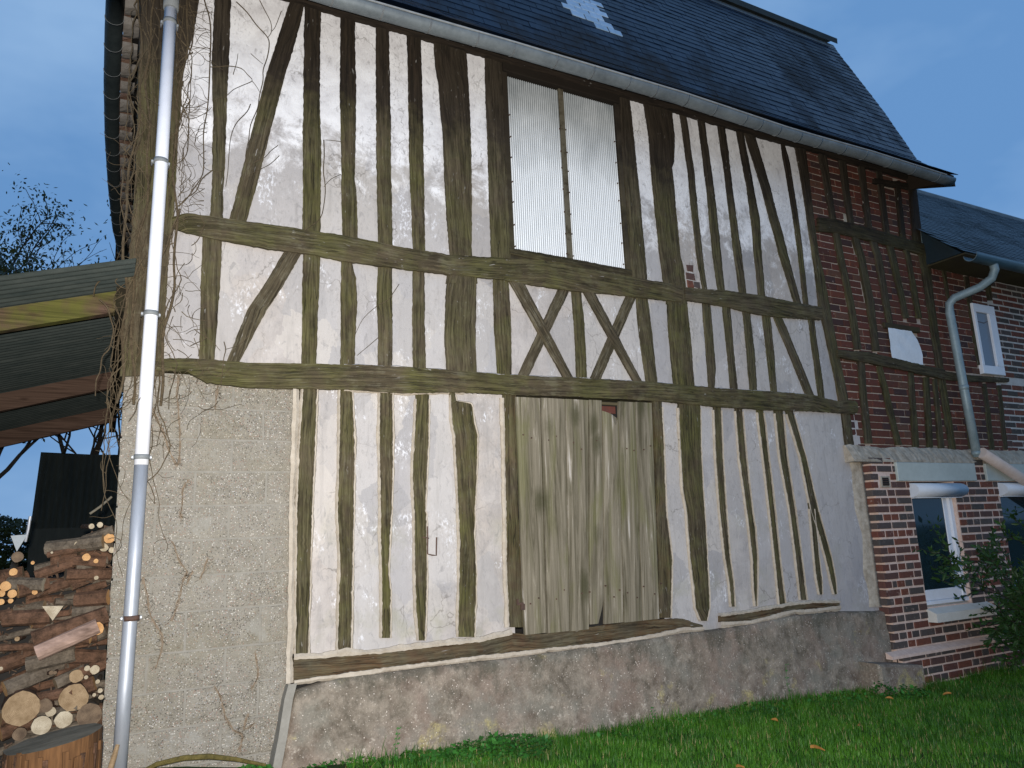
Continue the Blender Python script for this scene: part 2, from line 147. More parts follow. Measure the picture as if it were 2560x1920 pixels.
# ------------------------------------------------------------------ helpers
def fin(o,label=None,cat=None,group=None,kind=None):
    if label: o['label']=label
    if cat: o['category']=cat
    if group: o['group']=group
    if kind: o['kind']=kind
    return o
def link(o,parent=None):
    COL.objects.link(o)
    if parent is not None:
        o.parent=parent; o.matrix_parent_inverse=INV[parent.name]
    return o
INV={}
def reg(o): INV[o.name]=o.matrix_basis.inverted() if o.parent is None else (INV[o.parent.name]); return o
def empty(name,loc,label,cat,group=None):
    o=bpy.data.objects.new(name,None); COL.objects.link(o); o.location=loc; o.empty_display_size=.2
    INV[o.name]=Matrix.Translation(loc).inverted()
    return fin(o,label,cat,group)
def mesh(name,vs,fs,mat=None,uv=None,smooth=False,attr=None):
    me=bpy.data.meshes.new(name); me.from_pydata(vs,[],fs)
    if mat:
        for m in (mat if isinstance(mat,list) else [mat]): me.materials.append(m)
    if uv is not None:
        l=me.uv_layers.new(name='UVMap'); li=np.empty(len(me.loops),dtype=np.int32); me.loops.foreach_get('vertex_index',li)
        l.data.foreach_set('uv',np.asarray(uv,dtype=np.float32)[li].ravel())
    if attr is not None:
        a=me.attributes.new('rnd','FLOAT','POINT'); a.data.foreach_set('value',np.asarray(attr,dtype=np.float32))
    if smooth: me.polygons.foreach_set('use_smooth',[True]*len(me.polygons))
    me.update(); return me
def obj(name,vs,fs,mat,parent=None,uv=None,smooth=False,kind=None,attr=None,origin=None):
    """vertices in world metres; the parent is a thing or a part of one"""
    me=mesh(name,vs,fs,mat,uv,smooth,attr)
    o=bpy.data.objects.new(name,me)
    if parent is None:
        if origin is not None:
            me.transform(Matrix.Translation(-Vector(origin))); o.location=origin
            COL.objects.link(o); INV[o.name]=Matrix.Translation(origin).inverted()
        else:
            COL.objects.link(o); INV[o.name]=Matrix.Identity(4)
    else:
        COL.objects.link(o); o.parent=parent
        top=parent
        while top.parent: top=top.parent
        if parent.parent is None: o.matrix_parent_inverse=INV[parent.name]
        INV[o.name]=Matrix.Identity(4)
    if kind: o['kind']=kind
    return o
def inst(name,me,M,parent):
    o=bpy.data.objects.new(name,me); COL.objects.link(o); o.parent=parent
    if parent.parent is None: o.matrix_parent_inverse=INV[parent.name]
    o.matrix_basis=M; INV[o.name]=M.inverted()
    return o
class G:
    def __init__(s): s.v=[]; s.f=[]; s.a=[]
    def add(s,vs,fs,a=0.0):
        n=len(s.v); s.v+=[tuple(v) for v in vs]; s.f+=[tuple(i+n for i in f) for f in fs]; s.a+=[a]*len(vs); return s
    def box(s,x0,x1,y0,y1,z0,z1,a=0.0):
        return s.add([(x0,y0,z0),(x1,y0,z0),(x1,y1,z0),(x0,y1,z0),(x0,y0,z1),(x1,y0,z1),(x1,y1,z1),(x0,y1,z1)],
          [(0,3,2,1),(4,5,6,7),(0,1,5,4),(1,2,6,5),(2,3,7,6),(3,0,4,7)],a)
    def rbox(s,x0,x1,y0,y1,z0,z1,b=.006,a=0.0,j=0.0):
        """box with bevelled front edges (front = low y)"""
        r=lambda: random.uniform(-j,j)
        v=[(x0+r(),y0+b,z0+r()),(x1+r(),y0+b,z0+r()),(x1+r(),y0+b,z1+r()),(x0+r(),y0+b,z1+r())]
        v2=[(p[0]+(b if i in(0,3) else -b),y0+r()*.5,p[2]+(b if i<2 else -b)) for i,p in enumerate(v)]
        v3=[(p[0],y1,p[2]) for p in v]
        return s.add(v+v2+v3,[(4,5,6,7),(0,1,5,4),(1,2,6,5),(2,3,7,6),(3,0,4,7),(8,9,1,0),(9,10,2,1),(10,11,3,2),(11,8,0,3),(11,10,9,8)],a)
    def obox(s,M,x,y,z,a=0.0):
        vs=[M@Vector(((i&1)-.5 if 1 else 0,((i>>1)&1)-.5,((i>>2)&1)-.5)) if 0 else M@Vector(((((i&1)*2-1)*x/2),(((i>>1)&1)*2-1)*y/2,(((i>>2)&1)*2-1)*z/2)) for i in range(8)]
        return s.add(vs,[(0,2,3,1),(4,5,7,6),(0,1,5,4),(1,3,7,5),(3,2,6,7),(2,0,4,6)],a)
    def tube(s,pts,r,n=6,cap=True,a=0.0,jit=0.0):
        pts=[Vector(p) for p in pts]; rs=r if isinstance(r,(list,tuple)) else [r]*len(pts)
        rings=[]; up=Vector((.13,.31,.94)).normalized()
        for i,p in enumerate(pts):
            d=(pts[min(i+1,len(pts)-1)]-pts[max(i-1,0)])
            d=d.normalized() if d.length>1e-9 else Vector((0,0,1))
            x=d.cross(up)
            if x.length<.05: x=d.cross(Vector((1,0,0)))
            x.normalize(); y=d.cross(x)
            rings.append([p+(x*math.cos(2*math.pi*k/n)+y*math.sin(2*math.pi*k/n))*rs[i]*(1+random.uniform(-jit,jit)) for k in range(n)])
        vs=[v for r_ in rings for v in r_]; fs=[]
        for i in range(len(rings)-1):
            for k in range(n):
                a0=i*n+k; a1=i*n+(k+1)%n; fs.append((a0,a1,a1+n,a0+n))
        if cap: fs.append(tuple(reversed(range(n)))); fs.append(tuple(range((len(rings)-1)*n,len(rings)*n)))
        return s.add(vs,fs,a)
    def out(s,name,mat,parent=None,**k):
        if k.pop('rnd',False): k['attr']=s.a
        return obj(name,s.v,s.f,mat,parent,**k)
def fb(x,y,z=0.0,o=4):  # fractal noise about -1..1
    return noise.fractal(Vector((x,y,z)),.9,2.0,o)

# ------------------------------------------------------------------ materials
class M_:
    def __init__(s,name):
        s.m=bpy.data.materials.new(name); s.m.use_nodes=True; s.t=s.m.node_tree; s.t.nodes.clear()
        s.o=s.n('ShaderNodeOutputMaterial'); s.b=s.n('ShaderNodeBsdfPrincipled'); s.k(s.b.outputs[0],s.o.inputs[0])
        s.b.inputs['Roughness'].default_value=.85; s.b.inputs['Specular IOR Level'].default_value=.22
    def n(s,t): return s.t.nodes.new(t)
    def k(s,a,b): s.t.links.new(a,b)
    def pos(s): return s.n('ShaderNodeNewGeometry').outputs['Position']
    def uv(s): return s.n('ShaderNodeTexCoord').outputs['UV']
    def objc(s): return s.n('ShaderNodeTexCoord').outputs['Object']
    def rnd(s): return s.n('ShaderNodeObjectInfo').outputs['Random']
    def att(s): 
        a=s.n('ShaderNodeAttribute'); a.attribute_name='rnd'; return a.outputs['Fac']
    def map(s,v,sc,rot=(0,0,0),loc=(0,0,0)):
        m=s.n('ShaderNodeMapping'); m.inputs['Scale'].default_value=sc; m.inputs['Rotation'].default_value=rot; m.inputs['Location'].default_value=loc
        s.k(v,m.inputs['Vector']); return m.outputs[0]
    def noise(s,v,sc,det=4,rough=.6,dist=0.0):
        n=s.n('ShaderNodeTexNoise'); n.inputs['Scale'].default_value=sc; n.inputs['Detail'].default_value=det; n.inputs['Roughness'].default_value=rough; n.inputs['Distortion'].default_value=dist
        if v is not None: s.k(v,n.inputs['Vector'])
        return n.outputs[0]
    def vor(s,v,sc,out='Distance'):
        n=s.n('ShaderNodeTexVoronoi'); n.inputs['Scale'].default_value=sc; s.k(v,n.inputs['Vector']); return n.outputs[out]
    def ramp(s,v,a,b,c0=0.0,c1=1.0):
        n=s.n('ShaderNodeMapRange'); n.inputs[1].default_value=a; n.inputs[2].default_value=b; n.inputs[3].default_value=c0; n.inputs[4].default_value=c1; n.clamp=True
        s.k(v,n.inputs[0]); return n.outputs[0]
    def math(s,op,a,b=None):
        n=s.n('ShaderNodeMath'); n.operation=op
        for i,x in enumerate((a,b)):
            if x is None: continue
            if isinstance(x,(int,float)): n.inputs[i].default_value=x
            else: s.k(x,n.inputs[i])
        return n.outputs[0]
    def mix(s,f,a,b,bt='MIX'):
        n=s.n('ShaderNodeMix'); n.data_type='RGBA'; n.blend_type=bt
        for i,x in ((0,f),(6,a),(7,b)):
            if isinstance(x,(int,float)): n.inputs[i].default_value=x
            elif isinstance(x,tuple): n.inputs[i].default_value=(x[0],x[1],x[2],1)
            else: s.k(x,n.inputs[i])
        return n.outputs[2]
    def sep(s,v,ax):
        n=s.n('ShaderNodeSeparateXYZ'); s.k(v,n.inputs[0]); return n.outputs[ax]
    def col(s,c):
        if isinstance(c,tuple): s.b.inputs['Base Color'].default_value=(c[0],c[1],c[2],1)
        else: s.k(c,s.b.inputs['Base Color'])
        return s
    def rough(s,r):
        if isinstance(r,(int,float)): s.b.inputs['Roughness'].default_value=r
        else: s.k(r,s.b.inputs['Roughness'])
        return s
    def bump(s,h,strength=.5,dist=.005,prev=None):
        n=s.n('ShaderNodeBump'); n.inputs['Strength'].default_value=strength; n.inputs['Distance'].default_value=dist
        s.k(h,n.inputs['Height'])
        if prev is not None: s.k(prev,n.inputs['Normal'])
        s.k(n.outputs[0],s.b.inputs['Normal']); return n.outputs[0]

def mat_timber(name,moss=.75,dark=1.0,topdark=True,grey=.35,red=0.0):
    m=M_(name); uv=m.uv(); p=m.pos(); r=m.rnd()
    off=m.n('ShaderNodeVectorMath'); off.operation='ADD'; m.k(uv,off.inputs[0])
    cx=m.n('ShaderNodeCombineXYZ'); m.k(m.math('MULTIPLY',r,37.0),cx.inputs[0]); m.k(m.math('MULTIPLY',r,91.0),cx.inputs[1]); m.k(cx.outputs[0],off.inputs[1])
    u=off.outputs[0]
    g=m.noise(m.map(u,(75,3.0,1)),1.0,5,.65,.6)
    g2=m.noise(m.map(u,(160,5,1)),1.0,3,.6)
    big=m.noise(p,2.2,4,.6); med=m.noise(p,9.0,5,.65)
    c=m.mix(m.ramp(g,.32,.68),(.018*dark,.0135*dark,.007*dark),(.098*dark,.076*dark,.043*dark))
    if red>0: c=m.mix(m.math('MULTIPLY',m.ramp(big,.45,.62),red),c,(.16,.06,.025))
    c=m.mix(m.math('MULTIPLY',m.ramp(m.math('MULTIPLY',g2,m.ramp(med,.3,.7,.6,1.4)),.5,.72),grey),c,(.19,.17,.125))
    mo=m.ramp(m.math('ADD',m.math('MULTIPLY',big,.6),m.math('MULTIPLY',med,.5)),.46,.66)
    mo=m.math('MULTIPLY',mo,moss)
    c=m.mix(mo,c,m.mix(m.ramp(g,.3,.7),(.030,.029,.007),(.105,.100,.026)))
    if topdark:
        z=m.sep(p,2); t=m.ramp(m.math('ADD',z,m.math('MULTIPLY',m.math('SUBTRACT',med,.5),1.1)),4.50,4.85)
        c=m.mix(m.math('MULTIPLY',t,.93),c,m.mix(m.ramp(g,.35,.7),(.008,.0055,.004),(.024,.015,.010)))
    c=m.mix(m.ramp(r,0,1,0,.38),c,m.mix(m.ramp(g,.35,.7),(.030,.022,.013),(.115,.096,.068)))
    fl=m.math('MULTIPLY',m.ramp(m.noise(m.map(u,(90,14,1)),1,3,.6,.5),.66,.70),m.ramp(m.noise(p,3.7,4,.6),.50,.62)); c=m.mix(m.math('MULTIPLY',fl,.7),c,(.36,.34,.31))
    # drying cracks
    cr=m.ramp(m.noise(m.map(u,(38,.9,1)),1.0,2,.5,.3),.485,.5); cr2=m.ramp(m.noise(m.map(u,(38,.9,1)),1.0,2,.5,.3),.5,.515,1,0)
    ck=m.math('MULTIPLY',m.math('MULTIPLY',cr,cr2),m.ramp(big,.45,.6))
    c=m.mix(m.math('MULTIPLY',ck,.75),c,(.012,.009,.006))
    m.col(c).rough(.9)
    h=m.math('ADD',g,m.math('MULTIPLY',g2,.6)); h=m.math('SUBTRACT',h,ck)
    m.bump(h,.8,.007); return m.m
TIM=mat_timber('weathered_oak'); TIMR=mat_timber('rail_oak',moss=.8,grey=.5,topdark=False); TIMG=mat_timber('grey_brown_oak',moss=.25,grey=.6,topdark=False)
TIMJ=mat_timber('door_jamb_oak',moss=.85,red=.35,topdark=False); TIMS=mat_timber('sill_oak',moss=.45,grey=.45,red=.6,topdark=False)
TIMD=mat_timber('dark_oak',moss=.3,dark=.5,grey=.15,topdark=True)
TIMB=mat_timber('right_bay_oak',moss=.55,dark=.7,grey=.2)

def mat_plaster():
    m=M_('lime_plaster'); p=m.pos(); r=m.rnd(); r2=m.math('FRACT',m.math('MULTIPLY',r,9.7)); r3=m.math('FRACT',m.math('MULTIPLY',r,23.1))
    b1=m.noise(p,1.6,5,.6); b2=m.noise(p,5.0,7,.72,.4); b3=m.noise(m.map(p,(1,1,.5)),20,6,.72,.8); f=m.noise(p,90,3,.6); f2=m.noise(m.map(p,(1,1,.55)),55,4,.7,.5); z=m.sep(p,2)
    base=m.mix(m.ramp(b2,.38,.62),(.275,.258,.248),(.41,.385,.365))
    base=m.mix(m.math('MULTIPLY',m.ramp(b1,.5,.62),.55),base,(.44,.385,.33))
    # each bay was patched in its own mix, changing at its own height
    hcut=m.math('ADD',m.math('MULTIPLY',r2,5.0),m.math('MULTIPLY',m.math('SUBTRACT',b2,.5),.35))
    up=m.ramp(m.math('SUBTRACT',z,hcut),-.012,.012)
    base=m.mix(m.math('MULTIPLY',up,.75),base,m.mix(r3,(.30,.295,.305),(.47,.435,.40)))
    base=m.mix(m.math('MULTIPLY',r2,.5),base,m.mix(m.ramp(r3,.3,.7),(.47,.40,.34),(.31,.31,.335)))
    # trowelled patches of different mixes with crisp outlines
    dv=m.n('ShaderNodeVectorMath'); dv.operation='MULTIPLY_ADD'; nn=m.n('ShaderNodeTexNoise'); nn.inputs['Scale'].default_value=9.0; nn.inputs['Detail'].default_value=5; m.k(p,nn.inputs['Vector'])
    m.k(nn.outputs['Color'],dv.inputs[0]); dv.inputs[1].default_value=(.16,.16,.16); m.k(p,dv.inputs[2])
    pv=m.n('ShaderNodeTexVoronoi'); pv.inputs['Scale'].default_value=3.0; m.k(m.map(dv.outputs[0],(1.3,1,.8)),pv.inputs['Vector'])
    pc=m.sep(pv.outputs['Color'],0); pc2=m.sep(pv.outputs['Color'],1)
    base=m.mix(m.math('MULTIPLY',m.ramp(pc,.55,.6),.6),base,m.mix(pc2,(.275,.265,.265),(.47,.43,.385)))
    vs_=m.noise(m.map(p,(1,1,.12)),16,4,.6,.3); base=m.mix(m.math('MULTIPLY',m.ramp(vs_,.54,.68),.38),base,(.25,.232,.215))
    t=m.ramp(m.math('ADD',z,m.math('MULTIPLY',m.math('SUBTRACT',b2,.5),2.2)),4.15,4.5)
    base=m.mix(m.math('MULTIPLY',t,.92),base,m.mix(m.ramp(b2,.36,.6),(.60,.58,.58),(.78,.765,.76)))
    # scuffed whitewash: crisp flecks inside loose patches
    sm=m.math('MULTIPLY',m.ramp(f2,.50,.58),m.ramp(m.math('ADD',m.noise(m.map(p,(1,1,.7)),3.1,6,.7,.3),m.math('MULTIPLY',b3,.30)),.72,.79)); base=m.mix(m.math('MULTIPLY',sm,.75),base,(.68,.68,.70))
    gr=m.math('MULTIPLY',m.ramp(b3,.44,.34),.5); base=m.mix(gr,base,(.21,.20,.195))
    rb=m.math('MULTIPLY',m.ramp(f2,.46,.36),m.ramp(b1,.42,.56)); base=m.mix(m.math('MULTIPLY',rb,.45),base,(.25,.235,.22))
    sp=m.ramp(m.vor(p,26.0),.06,.02); base=m.mix(m.math('MULTIPLY',sp,m.ramp(b2,.5,.6,0,.6)),base,(.12,.105,.09))
    gn=m.math('MULTIPLY',m.ramp(m.noise(p,3.3,4),.54,.68),m.ramp(z,2.4,1.0,0,.4)); base=m.mix(gn,base,(.24,.235,.145))
    x=m.sep(p,0); gx=m.math('MULTIPLY',m.ramp(x,4.4,5.6,0,.45),m.ramp(z,2.8,1.2)); base=m.mix(gx,base,(.30,.285,.295))
    ce=m.n('ShaderNodeTexVoronoi'); ce.feature='DISTANCE_TO_EDGE'; ce.inputs['Scale'].default_value=2.6; m.k(dv.outputs[0],ce.inputs['Vector'])
    ck=m.math('MULTIPLY',m.ramp(ce.outputs['Distance'],.012,.002),m.ramp(b1,.50,.58)); base=m.mix(m.math('MULTIPLY',ck,.55),base,(.13,.115,.10))
    m.col(base).rough(.95); m.b.inputs['Specular IOR Level'].default_value=.08
    n1=m.bump(b3,.5,.007); m.bump(m.math('ADD',f,f2),.35,.002,n1); return m.m
PLA=mat_plaster()
def mat_fringe(name,c0,c1):
    m=M_(name); p=m.pos(); b=m.noise(p,14,5,.7); f=m.noise(p,60,4,.7)
    m.col(m.mix(m.ramp(b,.35,.65),c0,c1)).rough(.95); m.bump(m.math('ADD',b,f),.6,.006); return m.m
FRI=mat_fringe('cream_mortar',(0.3312,0.2806,0.2162),(0.4324,0.3772,0.3036)); FRB=mat_fringe('cream_band',(0.25,0.21,0.16),(0.42,0.37,0.3))
def mat_block(name='aggregate_block'):
    m=M_(name); p=m.pos(); r=m.rnd(); big=m.noise(p,2.5,4,.6); med=m.noise(p,11,4,.6)
    vn=m.n('ShaderNodeTexVoronoi'); vn.inputs['Scale'].default_value=125; m.k(p,vn.inputs['Vector']); cell=vn.outputs['Color']; d=vn.outputs['Distance']
    a,b,c_=m.sep(cell,0),m.sep(cell,1),m.sep(cell,2); e=m.ramp(d,.50,.38)
    c=m.mix(m.ramp(med,.3,.7),(0.1688,0.15,0.1175),(0.2438,0.2213,0.1812))
    for s,t,col,am in ((a,.80,(0.525,0.4875,0.425),.9),(b,.68,(0.05625,0.0475,0.0375),.85),(c_,.84,(0.25,0.1375,0.1),.7),(a,.18,(0.375,0.3375,0.25),.6),(b,.10,(0.3,0.3,0.3),.6)):
        f=m.ramp(s,t,t+.05) if t>.5 else m.ramp(s,t,t-.05)
        c=m.mix(m.math('MULTIPLY',m.math('MULTIPLY',f,e),am),c,col)
    c=m.mix(m.ramp(big,.48,.66,0,.4),c,(0.1875,0.1625,0.1063)); c=m.mix(m.ramp(r,0,1,0,.22),c,(0.3,0.275,0.2375))
    sm=m.ramp(m.noise(p,5.0,5,.7,.4),.56,.66); c=m.mix(m.math('MULTIPLY',sm,.6),c,(0.25,0.2375,0.2063))
    m.col(c).rough(.9); n1=m.bump(med,.5,.008); m.bump(m.math('MULTIPLY',d,m.ramp(sm,0,1,1,.2)),.8,.005,n1); return m.m
BLK=mat_block()
def mat_simple(name,c0,c1,sc=12,rough=.85,bump=.4,bd=.004,metal=0.0,det=5,stretch=(1,1,1)):
    m=M_(name); p=m.map(m.pos(),stretch); n=m.noise(p,sc,det,.65); n2=m.noise(p,sc*6,3,.6)
    m.col(m.mix(m.ramp(m.math('ADD',m.math('MULTIPLY',n,.7),m.math('MULTIPLY',n2,.3)),.33,.67),c0,c1)).rough(rough); m.b.inputs['Metallic'].default_value=metal
    if bump: m.bump(m.math('ADD',n,m.math('MULTIPLY',n2,.5)),bump,bd)
    return m.m
BJT=mat_simple('grey_cement_joint',(0.1881,0.1744,0.1459),(0.2565,0.2394,0.2052),14)
def mat_plinth():
    m=M_('rough_cement_render'); p=m.pos(); b=m.noise(p,1.9,5,.62,.2); md=m.noise(p,9,7,.72,.2); f=m.noise(p,75,4,.75); z=m.sep(p,2)
    c=m.mix(m.ramp(md,.34,.66),(0.09631,0.07875,0.057),(0.2871,0.2415,0.1878))
    c=m.mix(m.ramp(b,.45,.62,0,.5),c,(0.2316,0.161,0.1258)); c=m.mix(m.ramp(m.noise(p,3.7,4),.5,.62,0,.45),c,(0.1852,0.1837,0.1509))
    lich=m.ramp(m.math('ADD',m.noise(p,13,6,.75,.2),m.ramp(z,.75,.2,-.03,.06)),.60,.70); c=m.mix(m.math('MULTIPLY',lich,.6),c,(0.5,0.4375,0.3604))
    y=m.ramp(m.math('ADD',m.noise(p,4.3,4,.6),m.ramp(z,.6,.2,-.06,.07)),.60,.70); c=m.mix(m.math('MULTIPLY',m.math('MULTIPLY',y,m.ramp(f,.35,.6)),.65),c,(0.463,0.385,0.1173))
    bl=m.ramp(m.math('ADD',m.noise(m.map(p,(1,1,.6)),6,5,.7),m.ramp(z,.45,.85,-.10,.13)),.54,.68); c=m.mix(m.math('MULTIPLY',bl,.7),c,(0.06668,0.06125,0.04358))
    sp=m.ramp(m.vor(p,48),.20,.10); c=m.mix(m.math('MULTIPLY',sp,m.ramp(m.noise(p,15),.48,.58,0,.85)),c,(0.7779,0.6825,0.5867))
    sg=m.ramp(f,.58,.70); c=m.mix(m.math('MULTIPLY',sg,.45),c,(0.5927,0.5075,0.4191)); c=m.mix(m.math('MULTIPLY',m.ramp(f,.42,.30),.5),c,(0.05557,0.04725,0.03353))
    m.col(c).rough(.92); n1=m.bump(md,.7,.02); m.bump(f,.7,.005,n1); return m.m
PLI=mat_plinth()
def mat_brick(name,cols,mortar=.0):
    m=M_(name); p=m.pos(); r=m.math('FRACT',m.math('ADD',m.rnd(),m.math('MULTIPLY',m.att(),1.0)))
    cr=m.n('ShaderNodeValToRGB'); cr.color_ramp.interpolation='CONSTANT'
    e=cr.color_ramp.elements
    for i,c in enumerate(cols):
        if i>=len(e): e.new(i/len(cols))
        e[i].position=i/len(cols); e[i].color=(c[0],c[1],c[2],1)
    m.k(m.math('MULTIPLY',m.math('FRACT',m.math('MULTIPLY',r,7.31)),1.0),cr.inputs[0])
    n=m.noise(p,30,5,.7); c=m.mix(m.ramp(n,.3,.7,0,.55),cr.outputs[0],(.05,.03,.025)); 
    big=m.noise(p,1.6,4,.6); c=m.mix(m.ramp(big,.5,.72,0,.45),c,(.05,.045,.04))
    c=m.mix(m.math('MULTIPLY',m.ramp(m.noise(p,18,4,.7),.62,.7),.4),c,(.5,.38,.32))
    m.col(c).rough(.85); m.bump(n,.5,.004); return m.m
BRU=mat_brick('red_brick',[(0.105,0.0315,0.0189),(0.1344,0.0399,0.02205),(0.0756,0.0252,0.01785),(0.1176,0.0525,0.0315),(0.0504,0.0252,0.0231),(0.1218,0.0357,0.0231)])
BRL=mat_brick('mixed_brick',[(0.1594,0.0525,0.035),(0.1062,0.0575,0.0475),(0.07969,0.065,0.06),(0.1806,0.06,0.035),(0.06588,0.0625,0.0575),(0.1328,0.0525,0.04),(0.09036,0.0775,0.07)])
MOU=mat_simple('pale_mortar',(0.2975,0.2338,0.186),(0.4462,0.3719,0.3081),20); MOL=mat_simple('pink_mortar',(0.4826,0.3486,0.2821),(0.6793,0.5184,0.4368),18)
MOP=mat_simple('limewashed_joint',(.36,.34,.31),(.52,.50,.47),9)
def mat_slate(name,c0,c1,rough,moss=.6):
    m=M_(name); p=m.pos(); r=m.math('FRACT',m.math('ADD',m.rnd(),m.att())); n=m.noise(p,25,4,.6)
    c=m.mix(r,c0,c1); c=m.mix(m.ramp(n,.3,.7,0,.4),c,(c0[0]*.6,c0[1]*.6,c0[2]*.6))
    big=m.noise(m.map(p,(1,1,.5)),1.3,6,.66,.3); mo=m.ramp(big,.47,.64)
    c=m.mix(m.math('MULTIPLY',mo,moss),c,(.018,.017,.012))
    m.col(c).rough(m.ramp(m.math('MULTIPLY',mo,moss),0,1,rough,.9)); m.bump(n,.25,.003); return m.m
SLA=mat_slate('blue_slate',(.004,.010,.024),(.012,.025,.052),.33,.6)
SLN=mat_slate('glossy_new_slate',(.30,.44,.60),(.45,.60,.78),.28,.0)
SLH=mat_slate('house_slate',(.012,.024,.034),(.024,.042,.054),.42,.4)
ZNC=mat_simple('weathered_zinc',(0.117,0.1365,0.1495),(0.208,0.234,0.247),5,.5,.15,.002,.35)
ZND=mat_simple('dark_zinc_gutter',(.022,.030,.032),(.045,.055,.055),8,.6,.2,.002,.2)
ZSE=mat_simple('zinc_seam',(.25,.26,.26),(.38,.39,.39),10,.5,.1,.002,.3)
GLV=mat_simple('galvanised_steel',(0.336,0.352,0.376),(0.464,0.48,0.512),9,.5,.08,.001,.45,stretch=(1,1,.25))
PVC=mat_simple('white_pvc',(.70,.70,.74),(.80,.80,.83),3,.35,.03,.001)
PVG=mat_simple('grey_plastic',(.17,.18,.18),(.24,.25,.25),20,.6,.1,.001)
DRK=mat_simple('dark_interior',(.012,.011,.010),(.02,.018,.016),5)
def mat_planks():
    m=M_('door_boards'); uv=m.uv(); p=m.pos(); r=m.rnd()
    off=m.n('ShaderNodeVectorMath'); off.operation='ADD'; m.k(uv,off.inputs[0]); cx=m.n('ShaderNodeCombineXYZ'); m.k(m.math('MULTIPLY',r,53.0),cx.inputs[0]); m.k(m.math('MULTIPLY',r,17.0),cx.inputs[1]); m.k(cx.outputs[0],off.inputs[1]); u=off.outputs[0]
    g=m.noise(m.map(u,(26,1.1,1)),1,6,.68,.9); g2=m.noise(m.map(u,(120,3,1)),1,3,.6,.3); big=m.noise(m.map(p,(1,1,.35)),3.2,4,.6,.6)
    c=m.mix(m.ramp(g,.34,.66),(0.07,0.05989,0.03557),(0.245,0.2103,0.1524))
    c=m.mix(m.math('MULTIPLY',m.ramp(g,.60,.70),m.ramp(big,.4,.55)),c,(0.434,0.3926,0.3429))
    c=m.mix(m.math('MULTIPLY',m.ramp(g2,.35,.2),.5),c,(0.056,0.04658,0.02794))
    c=m.mix(m.ramp(m.noise(m.map(u,(7,1.1,1)),1,4,.6,.6),.50,.64,0,.45),c,m.mix(m.ramp(g2,.3,.7),(0.07,0.0732,0.02032),(0.154,0.1531,0.04445)))
    kn=m.n('ShaderNodeTexVoronoi'); kn.inputs['Scale'].default_value=1.0; m.k(m.map(u,(4.2,2.0,1)),kn.inputs['Vector'])
    kd=m.ramp(m.math('ADD',kn.outputs['Distance'],m.math('MULTIPLY',m.math('SUBTRACT',m.noise(u,30),.5),.12)),.26,.08); c=m.mix(m.math('MULTIPLY',kd,.72),c,(0.049,0.04658,0.02032))
    m.col(c).rough(.9); m.bump(m.math('ADD',g,m.math('MULTIPLY',g2,.6)),.7,.005); return m.m
PLK=mat_planks()
def mat_corr():
    m=M_('white_corrugated_plastic'); p=m.pos(); z=m.sep(p,2); b=m.noise(m.map(p,(1,1,.6)),2.6,5,.65,.2); f=m.noise(m.map(p,(1,1,.1)),40,3); a=m.att()
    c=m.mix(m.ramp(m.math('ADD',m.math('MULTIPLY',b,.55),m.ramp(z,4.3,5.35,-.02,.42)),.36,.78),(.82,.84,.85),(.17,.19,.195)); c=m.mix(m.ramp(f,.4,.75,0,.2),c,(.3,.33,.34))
    c=m.mix(m.math('MULTIPLY',m.ramp(a,.45,.8),.62),c,(.10,.115,.12))     # dirt lying in the grooves
    m.col(c).rough(.5); return m.m
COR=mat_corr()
MET=mat_simple('dark_shed_metal',(.010,.014,.013),(.028,.032,.026),5,.7,.2,.003,stretch=(1,1,.2))
CSH=mat_simple('green_grey_roof_sheet',(.030,.040,.038),(.065,.075,.068),9,.7,.3,.003,stretch=(.3,1,1))
def mat_rafter(name,moss):
    m=M_(name); p=m.pos(); g=m.noise(m.map(p,(2,30,60)),1,5,.6,.8); b=m.noise(p,4,4); z=m.sep(p,2)
    c=m.mix(m.ramp(g,.3,.7),(0.0405,0.02275,0.01488),(0.117,0.07175,0.051))
    if moss: c=m.mix(m.ramp(b,.36,.56,0,.85),c,m.mix(m.ramp(g,.3,.7),(0.045,0.05075,0.0085),(0.1215,0.1225,0.02337)))
    kn=m.ramp(m.vor(m.map(p,(3,6,9)),1.0),.16,.08); c=m.mix(m.math('MULTIPLY',kn,.8),c,(0.036,0.01925,0.01275))
    m.col(c).rough(.85); m.bump(g,.4,.004); return m.m
RFM=mat_rafter('mossy_rafter',True); RFB=mat_rafter('brown_rafter',False)
BARK=mat_simple('bark',(0.02736,0.01547,0.008664),(0.1454,0.07733,0.04621),22,.95,.9,.008,stretch=(1,.5,1)); BARK2=mat_simple('lichened_bark',(0.0297,0.02203,0.01512),(0.162,0.1296,0.0945),16,.95,.9,.008)
def mat_end(name,c0,c1):
    m=M_(name); p=m.pos(); n=m.noise(p,25,4,.6); s=m.noise(m.map(p,(1,1,1)),120,3)
    oc=m.objc(); d=m.n('ShaderNodeTexWave'); d.wave_type='RINGS'; d.rings_direction='Y'; d.inputs['Scale'].default_value=45; d.inputs['Distortion'].default_value=2.5; m.k(oc,d.inputs['Vector'])
    c=m.mix(m.ramp(n,.3,.7),c0,c1); c=m.mix(m.math('MULTIPLY',d.outputs['Fac'],.28),c,(c0[0]*.5,c0[1]*.45,c0[2]*.4)); c=m.mix(m.ramp(s,.55,.75,0,.4),c,(c0[0]*.4,c0[1]*.35,c0[2]*.3))
    m.col(c).rough(.85); m.bump(s,.4,.002); return m.m
E0=mat_end('fresh_cut_wood',(0.378,0.196,0.077),(0.588,0.35,0.154)); E1=mat_end('tan_cut_wood',(0.1915,0.126,0.06552),(0.3226,0.2268,0.131)); E2=mat_end('pale_cut_wood',(0.28,0.224,0.1456),(0.4704,0.4032,0.2912)); E3=mat_end('dark_cut_wood',(0.08,0.0544,0.0352),(0.184,0.128,0.08))
